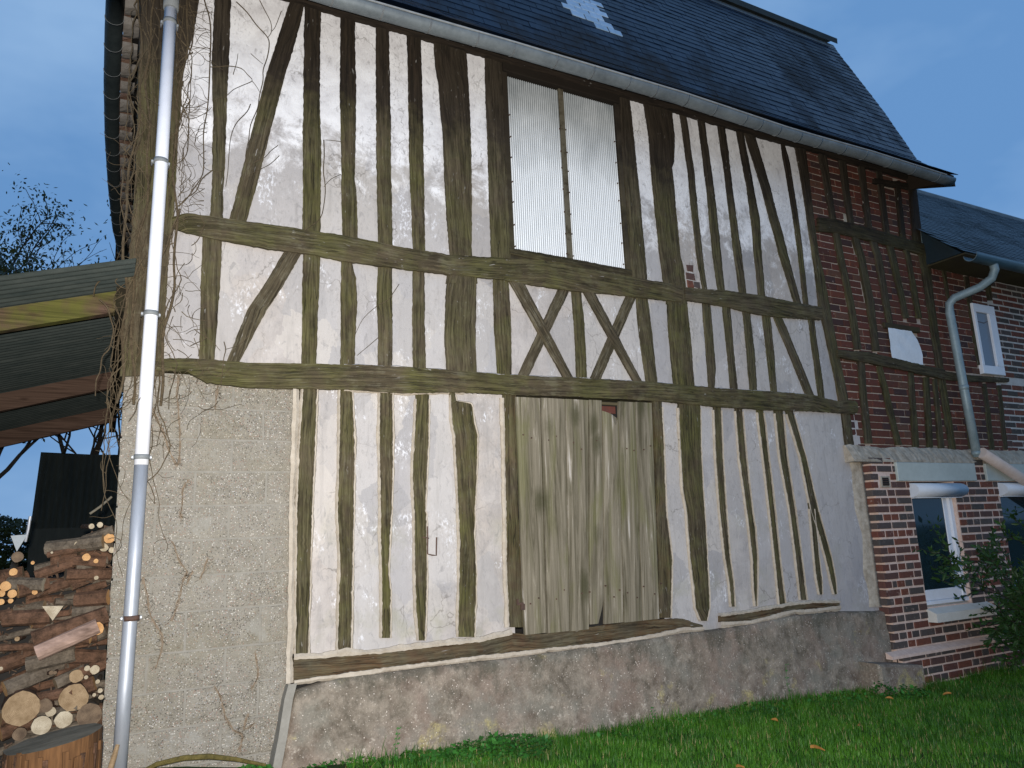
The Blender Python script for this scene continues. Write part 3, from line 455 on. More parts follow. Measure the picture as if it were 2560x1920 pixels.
SPL=mat_simple('split_wood',(.05,.028,.018),(.40,.27,.21),7,.85,.7,.006,stretch=(.35,1,1)); STM=mat_simple('orange_split_stump',(0.0234,0.01092,0.00546),(0.1716,0.0819,0.0312),7,.9,.8,.01,stretch=(2,2,.18)); STT=mat_simple('grey_weathered_wood',(0.0539,0.05005,0.0364),(0.1848,0.1617,0.1201),12,.9,.6,.005,stretch=(.3,1,1))
TILE=mat_simple('terracotta_tile',(0.066,0.03432,0.02244),(0.2112,0.132,0.0924),11,.85,.4,.004); TIM2=mat_simple('tile_mortar',(0.126,0.1092,0.0924),(0.21,0.1932,0.1722),16,.9,.4,.004)
VIN=mat_simple('vine_stem',(0.03888,0.02765,0.01539),(0.1166,0.0864,0.05022),30,.9,.3,.002); RTM=mat_simple('old_root_marks',(0.1276,0.093,0.05937),(0.24,0.18,0.125),40,.95,.5,.003)
GRS=None
def mat_leaf(name,c0,c1,rough=.5,trans=.15):
    m=M_(name); r=m.math('FRACT',m.math('ADD',m.rnd(),m.att())); n=m.noise(m.pos(),2.2,5,.65); c=m.mix(m.math('ADD',m.math('MULTIPLY',r,.6),m.ramp(n,.35,.65,-.25,.35)),c0,c1)
    if 'grass' in name: c=m.mix(m.math('MULTIPLY',m.ramp(m.noise(m.pos(),1.3,6,.7),.56,.70),m.ramp(r,.2,.8)),c,(.060,.050,.018)); c=m.mix(m.ramp(r,.965,.975),c,(.22,.19,.08))
    m.col(c).rough(rough); return m.m
GRS=mat_leaf('grass_blade',(0.01292,0.05632,0.00456),(0.06783,0.1852,0.01368)); GRD=mat_leaf('weed_leaf',(0.014,0.068,0.01),(0.05,0.19,0.026)); SHR=mat_leaf('shrub_leaf',(0.0098,0.0294,0.00784),(0.0343,0.0833,0.01764)); TLF=mat_leaf('tree_leaf',(.012,.022,.008),(.040,.055,.016))
SOIL=mat_simple('soil_under_grass',(0.0119,0.0272,0.0051),(0.0272,0.051,0.0102),6,.95,.6,.01); TRK=mat_simple('tree_bark',(.015,.012,.009),(.045,.036,.026),9,.95,.7,.01)
WHT=mat_simple('white_window_frame',(.62,.64,.68),(.72,.74,.78),4,.4,.03,.001); LIN=mat_simple('pale_lintel',(.34,.37,.34),(.43,.46,.42),4,.8,.15,.002); SIL=mat_simple('stone_sill',(.50,.49,.44),(.62,.60,.55),8,.8,.2,.002)
SHB=mat_simple('shutter_box_paint',(.50,.53,.57),(.60,.63,.67),6,.45,.05,.001)
PNK=mat_simple('pinkish_pipe',(0.432,0.348,0.3),(0.552,0.456,0.396),5,.6,.1,.001); ZNG=mat_simple('zinc_downpipe',(0.18,0.24,0.252),(0.288,0.348,0.36),6,.5,.1,.001,.2)
CAN=mat_simple('white_sheeting',(.58,.61,.64),(.70,.73,.76),6,.6,.5,.01); CON=mat_simple('mossy_concrete_step',(0.066,0.066,0.0432),(0.156,0.15,0.114),9,.9,.6,.008)
IRN=mat_simple('rusty_iron',(0.039,0.0286,0.0234),(0.117,0.065,0.0455),30,.7,.4,.002); GAL2=mat_simple('pale_grey_plastic',(.3,.33,.34),(.4,.43,.44),9,.6,.1,.001)
m=M_('window_glass'); m.col((.010,.022,.028)).rough(.06); m.b.inputs['Specular IOR Level'].default_value=.6; GLS=m.m
m=M_('curtain_behind_glass'); m.col((.16,.20,.25)).rough(.25); CUR=m.m
MOS=mat_simple('moss_cushion',(0.039,0.0338,0.00936),(0.1482,0.1149,0.0351),25,.95,.8,.006)
LFO=mat_simple('fallen_leaf',(.22,.10,.025),(.42,.20,.05),30,.8,.3,.002)
# ================================================================== GROUND
def gz0(x):
    P=[(-6,.62),(-1,.54),(.3,.45),(1,.33),(1.6,.30),(2.3,.25),(3,.215),(4.7,.19),(6,.14),(6.7,.105),(9,.10),(30,.0)]
    if x<=P[0][0]: return P[0][1]
    for (a,b),(c,d) in zip(P,P[1:]):
        if x<=c: return b+(d-b)*(x-a)/(c-a)
    return P[-1][1]
def gz(x,y):
    yy=min(0,max(y,-6)); g=gz0(x)*(1-min(1,max(0,-yy-1)/5)*.8)
    return g+.012*fb(x*.9,y*.9,1.3)
xs=[-400,-150,-60,-25,-12,-7]+[-5+i*.25 for i in range(61)]+[11,13,17,25,45,90,200,400]
ys=[-200,-80,-35,-15,-9,-7]+[-6+i*.25 for i in range(27)]+[2,4,8,15,30,60,120,250,400]
vs=[(x,y,gz(x,y) if (-6<x<12 and -8<y<3) else gz0(max(-6,min(30,x)))*(.2 if y<-6 else 1)) for y in ys for x in xs]
nx=len(xs); fs=[(j*nx+i,j*nx+i+1,(j+1)*nx+i+1,(j+1)*nx+i) for j in range(len(ys)-1) for i in range(nx-1)]
obj('ground',vs,fs,SOIL,kind='structure',smooth=True)

# ================================================================== BARN
barn=empty('barn',(4.0,2.5,.2),'big half timbered barn with white plaster panels, plank door and blue slate roof','barn')

def resample(rows,ds=.022):
    """rows: list of (P,Q) 2-D points of the two long edges; returns dense list with ragged edges"""
    out=[]; 
    for i in range(len(rows)-1):
        (p0,q0),(p1,q1)=rows[i],rows[i+1]
        L=math.dist(((p0[0]+q0[0])/2,(p0[1]+q0[1])/2),((p1[0]+q1[0])/2,(p1[1]+q1[1])/2))
        n=max(1,int(L/ds))
        for k in range(n): 
            t=k/n; out.append(tuple(tuple(a[j]*(1-t)+b[j]*t for j in (0,1)) for a,b in ((p0,p1),(q0,q1))))
    out.append(rows[-1]); return out
SEED=[0]
def timber(name,rows,mat,parent,yf=-.012,depth=.11,rag=.0045,relief=.004):
    SEED[0]+=1; sd=SEED[0]*7.7
    R=resample(rows); n=len(R); NC=6; vs=[]; uv=[]; L=0; prev=None
    for i,(p,q) in enumerate(R):
        mid=((p[0]+q[0])/2,(p[1]+q[1])/2)
        if prev: L+=math.dist(mid,prev)
        prev=mid; dx,dz=q[0]-p[0],q[1]-p[1]; wd=math.hypot(dx,dz) or 1; ux,uz=dx/wd,dz/wd
        e0=rag*(.6*fb(L*5,sd)+.8*fb(L*38,sd+3)); e1=rag*(.6*fb(L*5,sd+11)+.8*fb(L*38,sd+17))
        a=(p[0]-ux*e0,p[1]-uz*e0); b=(q[0]+ux*e1,q[1]+uz*e1)
        for k in range(NC+2):
            if k==0: x,z,y=a[0],a[1],yf+depth
            elif k==NC+1: x,z,y=b[0],b[1],yf+depth
            else:
                t=(k-1)/(NC-1); x=a[0]*(1-t)+b[0]*t; z=a[1]*(1-t)+b[1]*t
                y=yf+relief*fb(t*2.3+sd,L*2.5,sd)+ (.006 if k in(1,NC) else 0)
            vs.append((x,y,z)); uv.append(((k/(NC+1))*wd,L))
    W=NC+2; fs=[(i*W+k,i*W+k+1,(i+1)*W+k+1,(i+1)*W+k) for i in range(n-1) for k in range(W-1)]
    fs.append(tuple(range(W))); fs.append(tuple(reversed(range((n-1)*W,n*W))))
    # consistent orientation: front must face -y
    a,b,c=[Vector(vs[j]) for j in (2,3,W+3)]
    if (b-a).cross(c-b).y>0: fs=[tuple(reversed(f)) for f in fs]
    return obj(name,vs,fs,mat,parent,uv=uv,smooth=False)
def vrows(d): return [((t[1],t[0]),(t[3],t[2])) for t in d]
def hrows(d): return [((t[0],t[1]),(t[2],t[3])) for t in d]
def ext(rows,t,b):
    rows=list(rows)
    for end,k in ((0,t),(1,b)):
        if not k: continue
        A,B=(rows[0],rows[1]) if end==0 else (rows[-1],rows[-2])
        dz=abs(A[0][1]-B[0][1]) or 1; s=k/dz
        N=tuple((a[0]+(a[0]-b_[0])*s,a[1]+(a[1]-b_[1])*s) for a,b_ in zip(A,B))
        rows=[N]+rows if end==0 else rows+[N]
    return rows
def clampz(rows,zmin=None,zmax=None):
    r=[list(map(list,x)) for x in rows]
    return r
eps=[0]
def ye(base): eps[0]+=1; return base-.00037*(eps[0]%9)
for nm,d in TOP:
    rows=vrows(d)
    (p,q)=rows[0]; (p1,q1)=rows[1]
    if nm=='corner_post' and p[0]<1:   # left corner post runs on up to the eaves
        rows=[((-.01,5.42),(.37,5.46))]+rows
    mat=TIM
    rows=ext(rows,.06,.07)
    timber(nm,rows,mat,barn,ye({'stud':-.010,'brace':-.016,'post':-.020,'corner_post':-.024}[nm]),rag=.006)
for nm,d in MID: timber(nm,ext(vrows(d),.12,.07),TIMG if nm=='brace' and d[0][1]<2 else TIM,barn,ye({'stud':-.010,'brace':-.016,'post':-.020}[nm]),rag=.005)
timber('corner_post',[((.03,2.62),(.26,2.64)),((.034,3.0),(.255,3.0)),((.036,3.42),(.255,3.42))],TIM,barn,-.0203,rag=.006)
for i,(nm,d) in enumerate(XB): timber(nm,ext([vrows(d)[0],vrows(d)[-1]],.04,.04),TIMG,barn,-.022 if i%2==0 else -.012,rag=.005)
for nm,d in LOW: timber(nm,ext(vrows(d),.07,0),{'door_jamb':TIMJ}.get(nm,TIM),barn,ye({'stud':-.010,'brace':-.016,'post':-.018,'door_jamb':-.019}[nm]),rag=.007)
timber('rail',hrows(UPR1),TIMR,barn,-.034,rag=.006,relief=.008); timber('rail',hrows(UPR2),TIMR,barn,-.033,rag=.006,relief=.008)
timber('rail',hrows(LWR),TIMR,barn,-.036,depth=.14,rag=.006,relief=.009)
timber('sill_beam',hrows(SILL),TIMS,barn,-.026,rag=.006,relief=.008); timber('sill_beam',hrows(SILL2),TIMS,barn,-.024,rag=.006,relief=.006)
for nm,d in BK: timber(nm,ext(vrows(d),.05,0),TIMB,barn,ye(-.022),rag=.004)
for nm,d in BKL: timber(nm,vrows(d),TIMB,barn,ye(-.020),rag=.004)
timber('rail',hrows(BKU),TIMB,barn,-.034); timber('rail',hrows(BKR),TIMB,barn,-.040,rag=.007); timber('rail',hrows(BKS),TIMD,barn,-.036)
timber('corner_post',[((7.90,2.30),(8.0,2.30)),((7.90,4.0),(7.99,4.0)),((7.89,5.5),(7.985,5.5))],TIMB,barn,-.012)
# wall plate under the eaves (uneven underside)
PW=[((x,5.62),(x,5.437+.012*fb(x*2.1,4.4))) for x in [ -.05+i*.25 for i in range(33)]]
timber('wall_plate',PW,TIMD,barn,-.05,depth=.2,rag=.008)

# plaster panels, one in each bay, butt jointed behind the timbers
def ctr(d,z):
    pts=sorted(((t[0]+t[2])/2,(t[1]+t[3])/2) for t in d)
    if z<=pts[0][0]: return pts[0][1]
    for (a,b),(c,e) in zip(pts,pts[1:]):
        if z<=c: return b+(e-b)*(z-a)/(c-a+1e-9)
    return pts[-1][1]
def panel(fl_,fr_,z0,z1,y=0.0,mat=PLA,parent=barn,name='plaster_panel',und=.0035):
    nz_=max(2,int((z1-z0)/.06)); wd=fr_((z0+z1)/2)-fl_((z0+z1)/2); nx_=max(2,int(wd/.05)); vs=[]
    for j in range(nz_+1):
        z=z0+(z1-z0)*j/nz_; a=fl_(z); b=fr_(z)
        for i in range(nx_+1):
            x=a+(b-a)*i/nx_; vs.append((x,y+und*fb(x*3.1,z*3.1,2.2),z))
    n=len(vs); W=nx_+1
    fs=[(j*W+i,j*W+i+1,(j+1)*W+i+1,(j+1)*W+i) for j in range(nz_) for i in range(nx_)]
    a,b,c,d=0,nx_,nz_*W+nx_,nz_*W
    bk=[(vs[k][0],y+.08,vs[k][2]) for k in (a,b,c,d)]
    vs+=bk; fs+=[(n+3,n+2,n+1,n)]
    fs+=[tuple([n,n+1]+[k for k in range(nx_,-1,-1)]), tuple([n+2,n+3]+[nz_*W+k for k in range(0,nx_+1)]),
         tuple([n+3,n]+[k*W for k in range(0,nz_+1)]), tuple([n+1,n+2]+[k*W+nx_ for k in range(nz_,-1,-1)])]
    return obj(name,vs,fs,mat,parent,smooth=False)
def bays(defs,z0,z1,left=None,right=None,skip=()):
    vd=[d for nm,d in defs if nm!='brace']
    F=[(lambda z,d=d: ctr(d,z)) for d in vd]
    if left is not None: F=[(lambda z: left)]+F
    if right is not None: F=F+[(lambda z: right)]
    for i in range(len(F)-1):
        if i in skip: continue
        m=(F[i](z0+.3)+F[i+1](z0+.3))/2
        if any(a<m<b for a,b in skip_x): continue
        panel(F[i],F[i+1],z0,z1)
skip_x=[(2.75,3.8)]
bays(TOP,3.60,5.47)
panel(lambda z:2.62,lambda z:3.90,3.58,3.80,.004,mat=mat_simple('hatch_board',(.02,.016,.009),(.06,.05,.028),9),name='apron_board')
skip_x=[]
bays(MID,2.70,3.60,left=.15,right=6.24)
skip_x=[(2.75,3.8)]
lowdefs=[(n,d) for n,d in LOW]
bays(lowdefs,.80,2.70,right=6.50)
# mortar fringes painted raggedly up to the lower timbers
def fringe(path,w0,w1,name='mortar_edge',y=-.0225,side=1,mat=FRI,parent=barn,ov=.005):
    """path: 2-D points of the timber edge; strip lies on the side given"""
    SEED[0]+=1; sd=SEED[0]*3.3; pts=[path[0]]; 
    for a,b in zip(path,path[1:]):
        n=max(1,int(math.dist(a,b)/.016))
        pts+=[(a[0]+(b[0]-a[0])*k/n,a[1]+(b[1]-a[1])*k/n) for k in range(1,n+1)]
    vs=[];L=0
    for i,p in enumerate(pts):
        q=pts[min(i+1,len(pts)-1)]; o=pts[max(i-1,0)]; d=Vector((q[0]-o[0],q[1]-o[1])).normalized(); nrm=Vector((d.y,-d.x))*side
        if i: L+=math.dist(p,pts[i-1])
        inn=-ov-.006*max(0,fb(L*14,sd))-.004*fb(L*45,sd+5); ou=w0+(w1-w0)*(.5+.5*fb(L*5,sd+9))+.004*fb(L*40,sd+2)
        a=Vector(p)+nrm*inn; b=Vector(p)+nrm*max(ou,.004)
        for c,yy in ((a,y+.016),(a,y),(a*.5+b*.5,y-.002+.002*fb(L*20,sd)),(b,y+.012),(b,y+.03)): vs.append((c.x,yy,c.y))
    n=len(pts); fs=[(i*5+k,i*5+k+1,i*5+6+k,i*5+5+k) for i in range(n-1) for k in range(4)]
    a,b,c=[Vector(vs[j]) for j in (1,2,7)]
    if (b-a).cross(c-b).y>0: fs=[tuple(reversed(f)) for f in fs]
    return obj(name,vs,fs,mat,parent)
for k,(nm,d) in enumerate(LOW):
    r=vrows(d); zc=lambda q:(q[0],min(q[1],2.62))
    def cl_(P):
        o=[]
        for a,b in zip(P,P[1:]):
            if a[1]<=2.62: o.append(a)
            elif b[1]<2.62: t=(a[1]-2.62)/(a[1]-b[1]); o.append((a[0]+(b[0]-a[0])*t,2.62))
        return o+[P[-1]]
    Lp=cl_([p for p,q in r]); Rp=cl_([q for p,q in r]); fw=.4 if d[0][1]>4.3 else .65
    if nm=='door_jamb':
        if d[0][1]<3: fringe(Lp,.010,.028,side=1)
        else: fringe(Rp,.008,.022,side=-1)
    else:
        fringe(Lp,.002,.024*fw,side=1,y=-.0195); fringe(Rp,.002,.024*fw,side=-1,y=-.0195)
fringe([(t[2],t[3]) for t in SILL],.014,.05,side=1,y=-.040); fringe([(t[0],t[1]) for t in SILL[:7]],.010,.045,side=-1,y=-.030,ov=.006)
fringe([(t[0],t[1]) for t in SILL2],.008,.03,side=-1,y=-.030); fringe([(t[2],t[3]) for t in SILL2],.02,.06,side=1,y=-.036)
fringe([(1.035,.80),(1.04,1.3),(1.035,1.9),(1.045,2.6)],.012,.035,side=1,y=-.028,ov=.02)
for rows_,sd_ in ((LWR,-1),):
    fringe([(t[0],t[1]) for t in rows_ if .9<t[0]<6.3],.004,.018,side=-1,y=-.012,mat=PLA)
    fringe([(t[2],t[3]) for t in rows_ if 1.0<t[2]<2.5],.004,.020,side=1,y=-.014)
# rough mortar column at the right end of the plaster
vs=[];n=0
zz=[.84+i*.04 for i in range(37)]
for z in zz:
    e=.03*fb(z*3,7.7)
    for x,y in ((6.31+e,.002),(6.33+e,-.010),(6.38,-.016+.004*fb(z*6,1)),(6.42,-.022+.006*fb(z*7,3)),(6.446,-.03),(6.447,.05)): vs.append((x,y,z))
fs=[(j*6+i,j*6+i+1,(j+1)*6+i+1,(j+1)*6+i) for j in range(len(zz)-1) for i in range(5)]
obj('mortar_column',vs,fs,FRB,barn,smooth=True)

# barn core wall behind everything, so nothing is seen through
g=G(); g.box(.12,2.60,.10,.24,.1,5.6).box(2.60,3.95,.10,.24,2.66,3.78).box(3.95,8.0,.10,.24,.1,5.6); g.box(2.60,3.95,.10,.24,5.38,5.6).box(2.6,3.95,.10,.24,.1,.9)
g.box(7.86,7.985,.24,5.4,.1,5.5).box(.2,8.0,5.3,5.5,.1,5.5).box(2.5,4.0,.9,.95,.3,5.5)
g.out('inner_wall',DRK,barn)

# ---- block wall bottom left, blocks laid one by one
bw=G().box(.062,1.05,.012,.16,.1,2.66).out('block_wall',BJT,barn)
cz=[.215,.425,.632,.832,1.039,1.259,1.461,1.666,1.865,2.068,2.263,2.457,2.66]
def blockmesh(x0,x1,z0,z1,y0=0.0,j=.003):
    g=G(); nx_,nz_=max(2,int((x1-x0)/.04)),5; W=nx_+1; vs=[]
    for k in range(nz_+1):
        for i in range(nx_+1):
            ex=(i in(0,nx_)); ez=(k in (0,nz_)); x=x0+(x1-x0)*i/nx_; z=z0+(z1-z0)*k/nz_
            x+=.004*fb(z*20,x*9) ; z+=.003*fb(x*20,z*9,5)
            vs.append((x,y0+(.006 if ex or ez else 0)+.0022*fb(x*14,z*14,3),z))
    n=len(vs); fs=[(k*W+i,k*W+i+1,(k+1)*W+i+1,(k+1)*W+i) for k in range(nz_) for i in range(nx_)]
    bk=[(vs[k][0],y0+.15,vs[k][2]) for k in (0,nx_,nz_*W+nx_,nz_*W)]
    fs+=[tuple([n,n+1]+list(range(nx_,-1,-1))),tuple([n+2,n+3]+[nz_*W+k for k in range(nx_+1)]),tuple([n+3,n]+[k*W for k in range(nz_+1)]),tuple([n+1,n+2]+[k*W+nx_ for k in range(nz_,-1,-1)])]
    return vs+bk,fs
for r_,(za,zb) in enumerate(zip(cz,cz[1:])):
    js=[.055,.462,.865,1.03] if r_%2==0 else [.055,.27,.672,1.03]
    js=[.055]+[x+random.uniform(-.015,.015) for x in js[1:-1]]+[1.03]
    for a,b in zip(js,js[1:]):
        v,f=blockmesh(a+(.0 if a<.06 else .007),b-.007,za+.006,zb-.007); obj('concrete_block',v,f,BLK,bw)
G().rbox(1.030,1.056,-.012,.1,.80,2.64,.004).out('timber_strip',TIMG,barn)
# ---- side wall going back on the left
g=G(); n=24
side=obj('side_wall',[(.062,.17,.1),(.17,5.6,.1),(.17,5.6,5.25),(.062,.17,5.25),(.2,.17,.1),(.3,5.6,.1),(.3,5.6,5.25),(.2,.17,5.25)],[(0,3,2,1),(4,5,6,7),(0,4,7,3),(1,2,6,5),(3,7,6,2)],TIMD and mat_simple('side_wall_mud',(.10,.075,.045),(.2,.15,.10),6),barn)
# ---- plinth
def plt(x):
    P=[(t[2],t[3]) for t in PLT]
    if x<=P[0][0]: return P[0][1]
    for (a,b),(c,d) in zip(P,P[1:]):
        if x<=c: return b+(d-b)*(x-a)/(c-a)
    return P[-1][1]
NX,NZ=170,18; vs=[]
for i in range(NX+1):
    x=1.07+(6.44-1.07)*i/NX; zt=plt(x)
    for k in range(NZ+3):
        if k==NZ+2: vs.append((x,.0,zt+.004)); continue
        if k==NZ+1: vs.append((x,-.035,zt+.001+.004*fb(x*6,1))); continue
        t=k/NZ; z=.02+(zt-.012-.02)*t
        xx=x-(.14*(1-t)*max(0,1-(x-1.07)/.35))      # left end leans out towards the ground
        y=-.062-.05*(1-t)+.016*fb(x*1.7,z*2.1,3)+.007*fb(x*7,z*7,8)+.003*fb(x*24,z*24,6)
        vs.append((xx,y,z))
W=NZ+3; fs=[(i*W+k,(i+1)*W+k,(i+1)*W+k+1,i*W+k+1) for i in range(NX) for k in range(W-1)]
n=len(vs); vs+=[(.93,.05,.02),(1.07,.05,plt(1.07))]; fs.append(tuple([n]+[k for k in range(W)]+[n+1]))
obj('plinth',vs,fs,PLI,barn,smooth=True)
g=G(); pts=[(1.045,-.06,.80),(1.02,-.075,.72),(.985,-.10,.52),(.945,-.12,.33),(.93,-.13,.22)]
for a,b in zip(pts,pts[1:]):
    g.add([(a[0]-.022,a[1],a[2]),(a[0]+.028,a[1],a[2]),(b[0]+.028,b[1],b[2]),(b[0]-.022,b[1],b[2]),(a[0]-.022,.03,a[2]),(a[0]+.028,.03,a[2]),(b[0]+.028,.03,b[2]),(b[0]-.022,.03,b[2])],[(0,3,2,1),(0,4,7,3),(1,2,6,5)])
g.out('plinth_edge_strip',BJT,barn)

# ---- plank door
door=G().box(2.66,3.93,.0,.03,.93,2.62).out('door',DRK,barn)
tx=[2.652,2.867,3.089,3.305,3.431,3.589,3.760,3.935]; bx=[2.646,2.818,3.007,3.181,3.259,3.520,3.696,3.846]
bx=[2.646,2.830,3.020,3.190,3.325,3.505,3.680,3.848]
zt=[2.631,2.634,2.637,2.640,2.49,2.642,2.646]; zb=[.930,.926,.922,.955,.945,.942,.942]
def plank(x0t,x1t,x0b,x1b,z1,z0,y,shape=None):
    SEED[0]+=1; sd=SEED[0]*1.9; R=40; vs=[];uv=[]
    for j in range(R+1):
        t=j/R; z=z0+(z1-z0)*t; a=x0b+(x0t-x0b)*t+.0045+.0015*fb(z*9,sd); b=x1b+(x1t-x1b)*t-.0045+.0015*fb(z*9,sd+4)
        if shape=='hole' and t<.09: b-=.050*(1-t/.09)+.002     # mouse hole gnawed from the bottom corner
        for k in range(5):
            u=k/4; x=a+(b-a)*u; zz=z
            if shape=='broken' and j==R: zz=z+[.07,-.02,.05,-.06,.02][k]
            vs.append((x,y+.0015*fb(x*20,z*3,sd)+(.003 if k in(0,4) else 0),zz)); uv.append((x-a,z))
    n=len(vs); fs=[(j*5+k,j*5+k+1,j*5+k+6,j*5+k+5) for j in range(R) for k in range(4)]
    back=[(v[0],y+.024,v[2]) for v in vs]; 
    for j in range(R): fs+=[(j*5,(j+1)*5,n+(j+1)*5,n+j*5),(j*5+4,n+j*5+4,n+(j+1)*5+4,(j+1)*5+4)]
    fs+=[tuple([0,1,2,3,4,n+4,n]),tuple([R*5+4,R*5+3,R*5+2,R*5+1,R*5,n+R*5,n+R*5+4])]
    return obj('plank',vs+back,fs,PLK,door,uv=uv+uv)
for i in range(7):
    plank(tx[i],tx[i+1],bx[i],bx[i+1],zt[i],zb[i],-.034-[0,.006,.002,.007,0,.005,.001][i]-(.002 if i<4 else 0),'hole' if i==3 else ('broken' if i==4 else None))
# brick seen in the gap above the broken plank, nails, hinge remains
g=G(); g.rbox(3.436,3.583,-.004,.0,2.545,2.605,.003); g.out('brick',BRU,door)
g=G().rbox(3.42,3.60,-.02,.0,2.612,2.635,.003).out('timber_lath',TIMG,door)
g=G()
for x,z in [(tx[i]+.05+.07*k,zz+random.uniform(-.06,.06)) for i in range(7) for k in range(2) for zz in (2.30,1.16)]:
    if z>2.2 and 3.42<x<3.6: continue
    g.box(x-.004,x+.004,-.046,-.03,z-.004,z+.006)
g.out('nail_heads',IRN,door)
g=G(); g.box(2.600,2.652,-.034,-.012,1.135,1.150).box(2.600,2.612,-.034,-.012,1.150,1.175).box(2.625,2.655,-.045,-.03,1.10,1.142); g.out('hinge',IRN,door)
# ---- iron hook on the stud
g=G(); g.tube([(1.936,-.03,1.70),(1.934,-.032,1.60),(1.933,-.03,1.517),(1.96,-.045,1.508),(1.987,-.05,1.506),(1.989,-.05,1.56),(1.992,-.05,1.625)],.005,6); g.tube([(1.90,-.024,1.63),(1.945,-.03,1.62)],.004,5); g.out('iron_hook',IRN,barn)
# ---- upper hatch with corrugated sheets
hatch=G().box(2.66,3.90,.085,.10,3.78,5.40).out('hatch',DRK,barn)
G().rbox(2.672,3.842,-.028,.08,5.365,5.445,.006).out('lintel',TIMD,hatch)
G().rbox(2.672,2.716,-.008,.08,3.80,5.365,.004).out('frame',TIMD,hatch); G().rbox(3.80,3.842,-.008,.08,3.80,5.365,.004).out('frame',TIMD,hatch)
timber('frame',[((2.67,3.825),(2.67,3.77)),((3.2,3.82),(3.2,3.755)),((3.85,3.80),(3.85,3.74))],TIMD,hatch,-.012,depth=.08)
G().rbox(3.222,3.268,.005,.05,3.82,5.365,.004).out('frame',TIMG,hatch)
def sheet(x0,x1,z0,z1,nr,y,amp,mat,parent,name='corrugated_sheet'):
    n=nr*6; vs=[]; at=[]
    for j,z in enumerate([z0+(z1-z0)*k/8 for k in range(9)]):
        for i in range(n+1):
            ph=(i/6.0)%1; h=abs(ph-.5)*2; h=h*h*(3-2*h)
            vs.append((x0+(x1-x0)*i/n,y-amp*h+.003*fb(x0,z*1.5),z)); at.append(1-h)
    W=n+1; return obj(name,vs,[(j*W+i,j*W+i+1,(j+1)*W+i+1,(j+1)*W+i) for j in range(8) for i in range(n)],mat,parent,attr=at)
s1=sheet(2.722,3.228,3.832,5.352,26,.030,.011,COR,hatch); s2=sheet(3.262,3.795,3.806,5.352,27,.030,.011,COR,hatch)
for s_,xs_ in ((s1,(2.735,3.214)),(s2,(3.275,3.783))):
    for x in xs_:
        for k in range(7):
            z=4.98-k*.185+random.uniform(-.02,.02)
            if z>3.84: obj('screw',*(lambda g:(g.v,g.f))(G().tube([(x,.012,z),(x,.028,z)],.006,6)),IRN,s_)

# ================================================================== ROOF OF THE BARN
PR=[(-.52,5.265),(-.36,5.36),(-.09,5.66),(.22,6.45),(.74,7.63)]
def prof(s):
    for a,b in zip(PR,PR[1:]):
        d=math.dist(a,b)
        if s<=d: t=s/d; return (a[0]+(b[0]-a[0])*t,a[1]+(b[1]-a[1])*t,math.atan2(b[1]-a[1],b[0]-a[0]))
        s-=d
    return (PR[-1][0],PR[-1][1],math.atan2(PR[-1][1]-PR[-2][1],PR[-1][0]-PR[-2][0]))
LT=sum(math.dist(a,b) for a,b in zip(PR,PR[1:]))
RX0,RX1=-.1,7.97
vs=[];pr=[(p[0]+.02,p[1]-.022) for p in PR]+[(3.0,8.4),(5.6,7.0),(5.9,5.3),(5.5,5.3),(.06,5.60)]
for x in (RX0+.02,RX1-.02):
    for p in pr: vs.append((x,p[0],p[1]))
n=len(pr); fs=[(i,i+1,n+i+1,n+i) for i in range(n-1)]+[tuple(range(n-1,-1,-1)),tuple(range(n,2*n))]
fs.append((0,n,2*n-1,n-1))
roof=obj('roof',vs,fs,mat_simple('roof_boards',(.018,.015,.012),(.04,.032,.025),8),barn)
sb=G(); sb.rbox(-.104,.104,-.004,.004,0,.17,.001)
def slatemesh():
    g=G(); w_=.0765; v=[(-w_,0,0),(w_,0,0),(w_,0,.15),(-w_,0,.15),(-w_,-.006,0),(w_,-.006,0),(w_,-.003,.15),(-w_,-.003,.15)]
    g.add(v,[(0,1,2,3),(4,7,6,5),(0,4,5,1),(1,5,6,2),(3,2,6,7),(0,3,7,4)]); return g
SM=mesh('slate',slatemesh().v,slatemesh().f,SLA); SMN=mesh('slate',[(v[0]*.93,v[1]-.001,v[2]*.9+.009) for v in slatemesh().v],slatemesh().f,SLN)
SL=[]; EXP=.086; row=0; s=.0
def inpatch(x,z):
    # parallelogram of newer, glossy slates
    if not 6.08<z<6.74: return False
    def ip(P):
        for (a,b),(c,d) in zip(P,P[1:]):
            if z<=c: return b+(d-b)*(z-a)/(c-a)
        return P[-1][1]
    return ip([(6.0,3.74),(6.16,3.66),(6.25,3.44),(6.75,3.44)])<x<ip([(6.0,3.97),(6.75,3.90)])
while s<LT-.05:
    y,z,a=prof(s); xo=-.078 if row%2 else 0
    x=RX0+xo+.078
    while True:
        xc=min(x,RX1-.062)+random.uniform(-.003,.003)
        SL.append((xc,y,z,a,inpatch(xc,z)))
        if x>=RX1-.062-.015: break
        x+=.156
    s+=EXP; row+=1
def smat(x,y,z,a): # local z -> up slope, local -y -> outward normal
    up=Vector((0,math.cos(a),math.sin(a))); out=Vector((0,-math.sin(a),math.cos(a)))
    tl=random.uniform(.008,.018); up2=(up-out*0.035).normalized(); nn=(up2.cross(Vector((1,0,0)))).normalized()
    if nn.dot(out)<0: nn=-nn
    R_=Matrix((Vector((1,0,0)),-nn,up2)).transposed().to_4x4(); 
    rr=random.uniform(-.010,.010)
    return Matrix.Translation(Vector((x,y,z))+out*(.012+random.uniform(0,.003)))@R_@Matrix.Rotation(rr,4,'Y')
vis=[(k,t) for k,t in enumerate(SL)]
def key(t):
    x,y,z,a,p=t
    d=(Vector((x,y,z))-Vector((0,-4.9,1.6))).length
    return (-100 if p else 0)+d+(100 if x<1.5+ (z-5.4)*2.0 else 0)
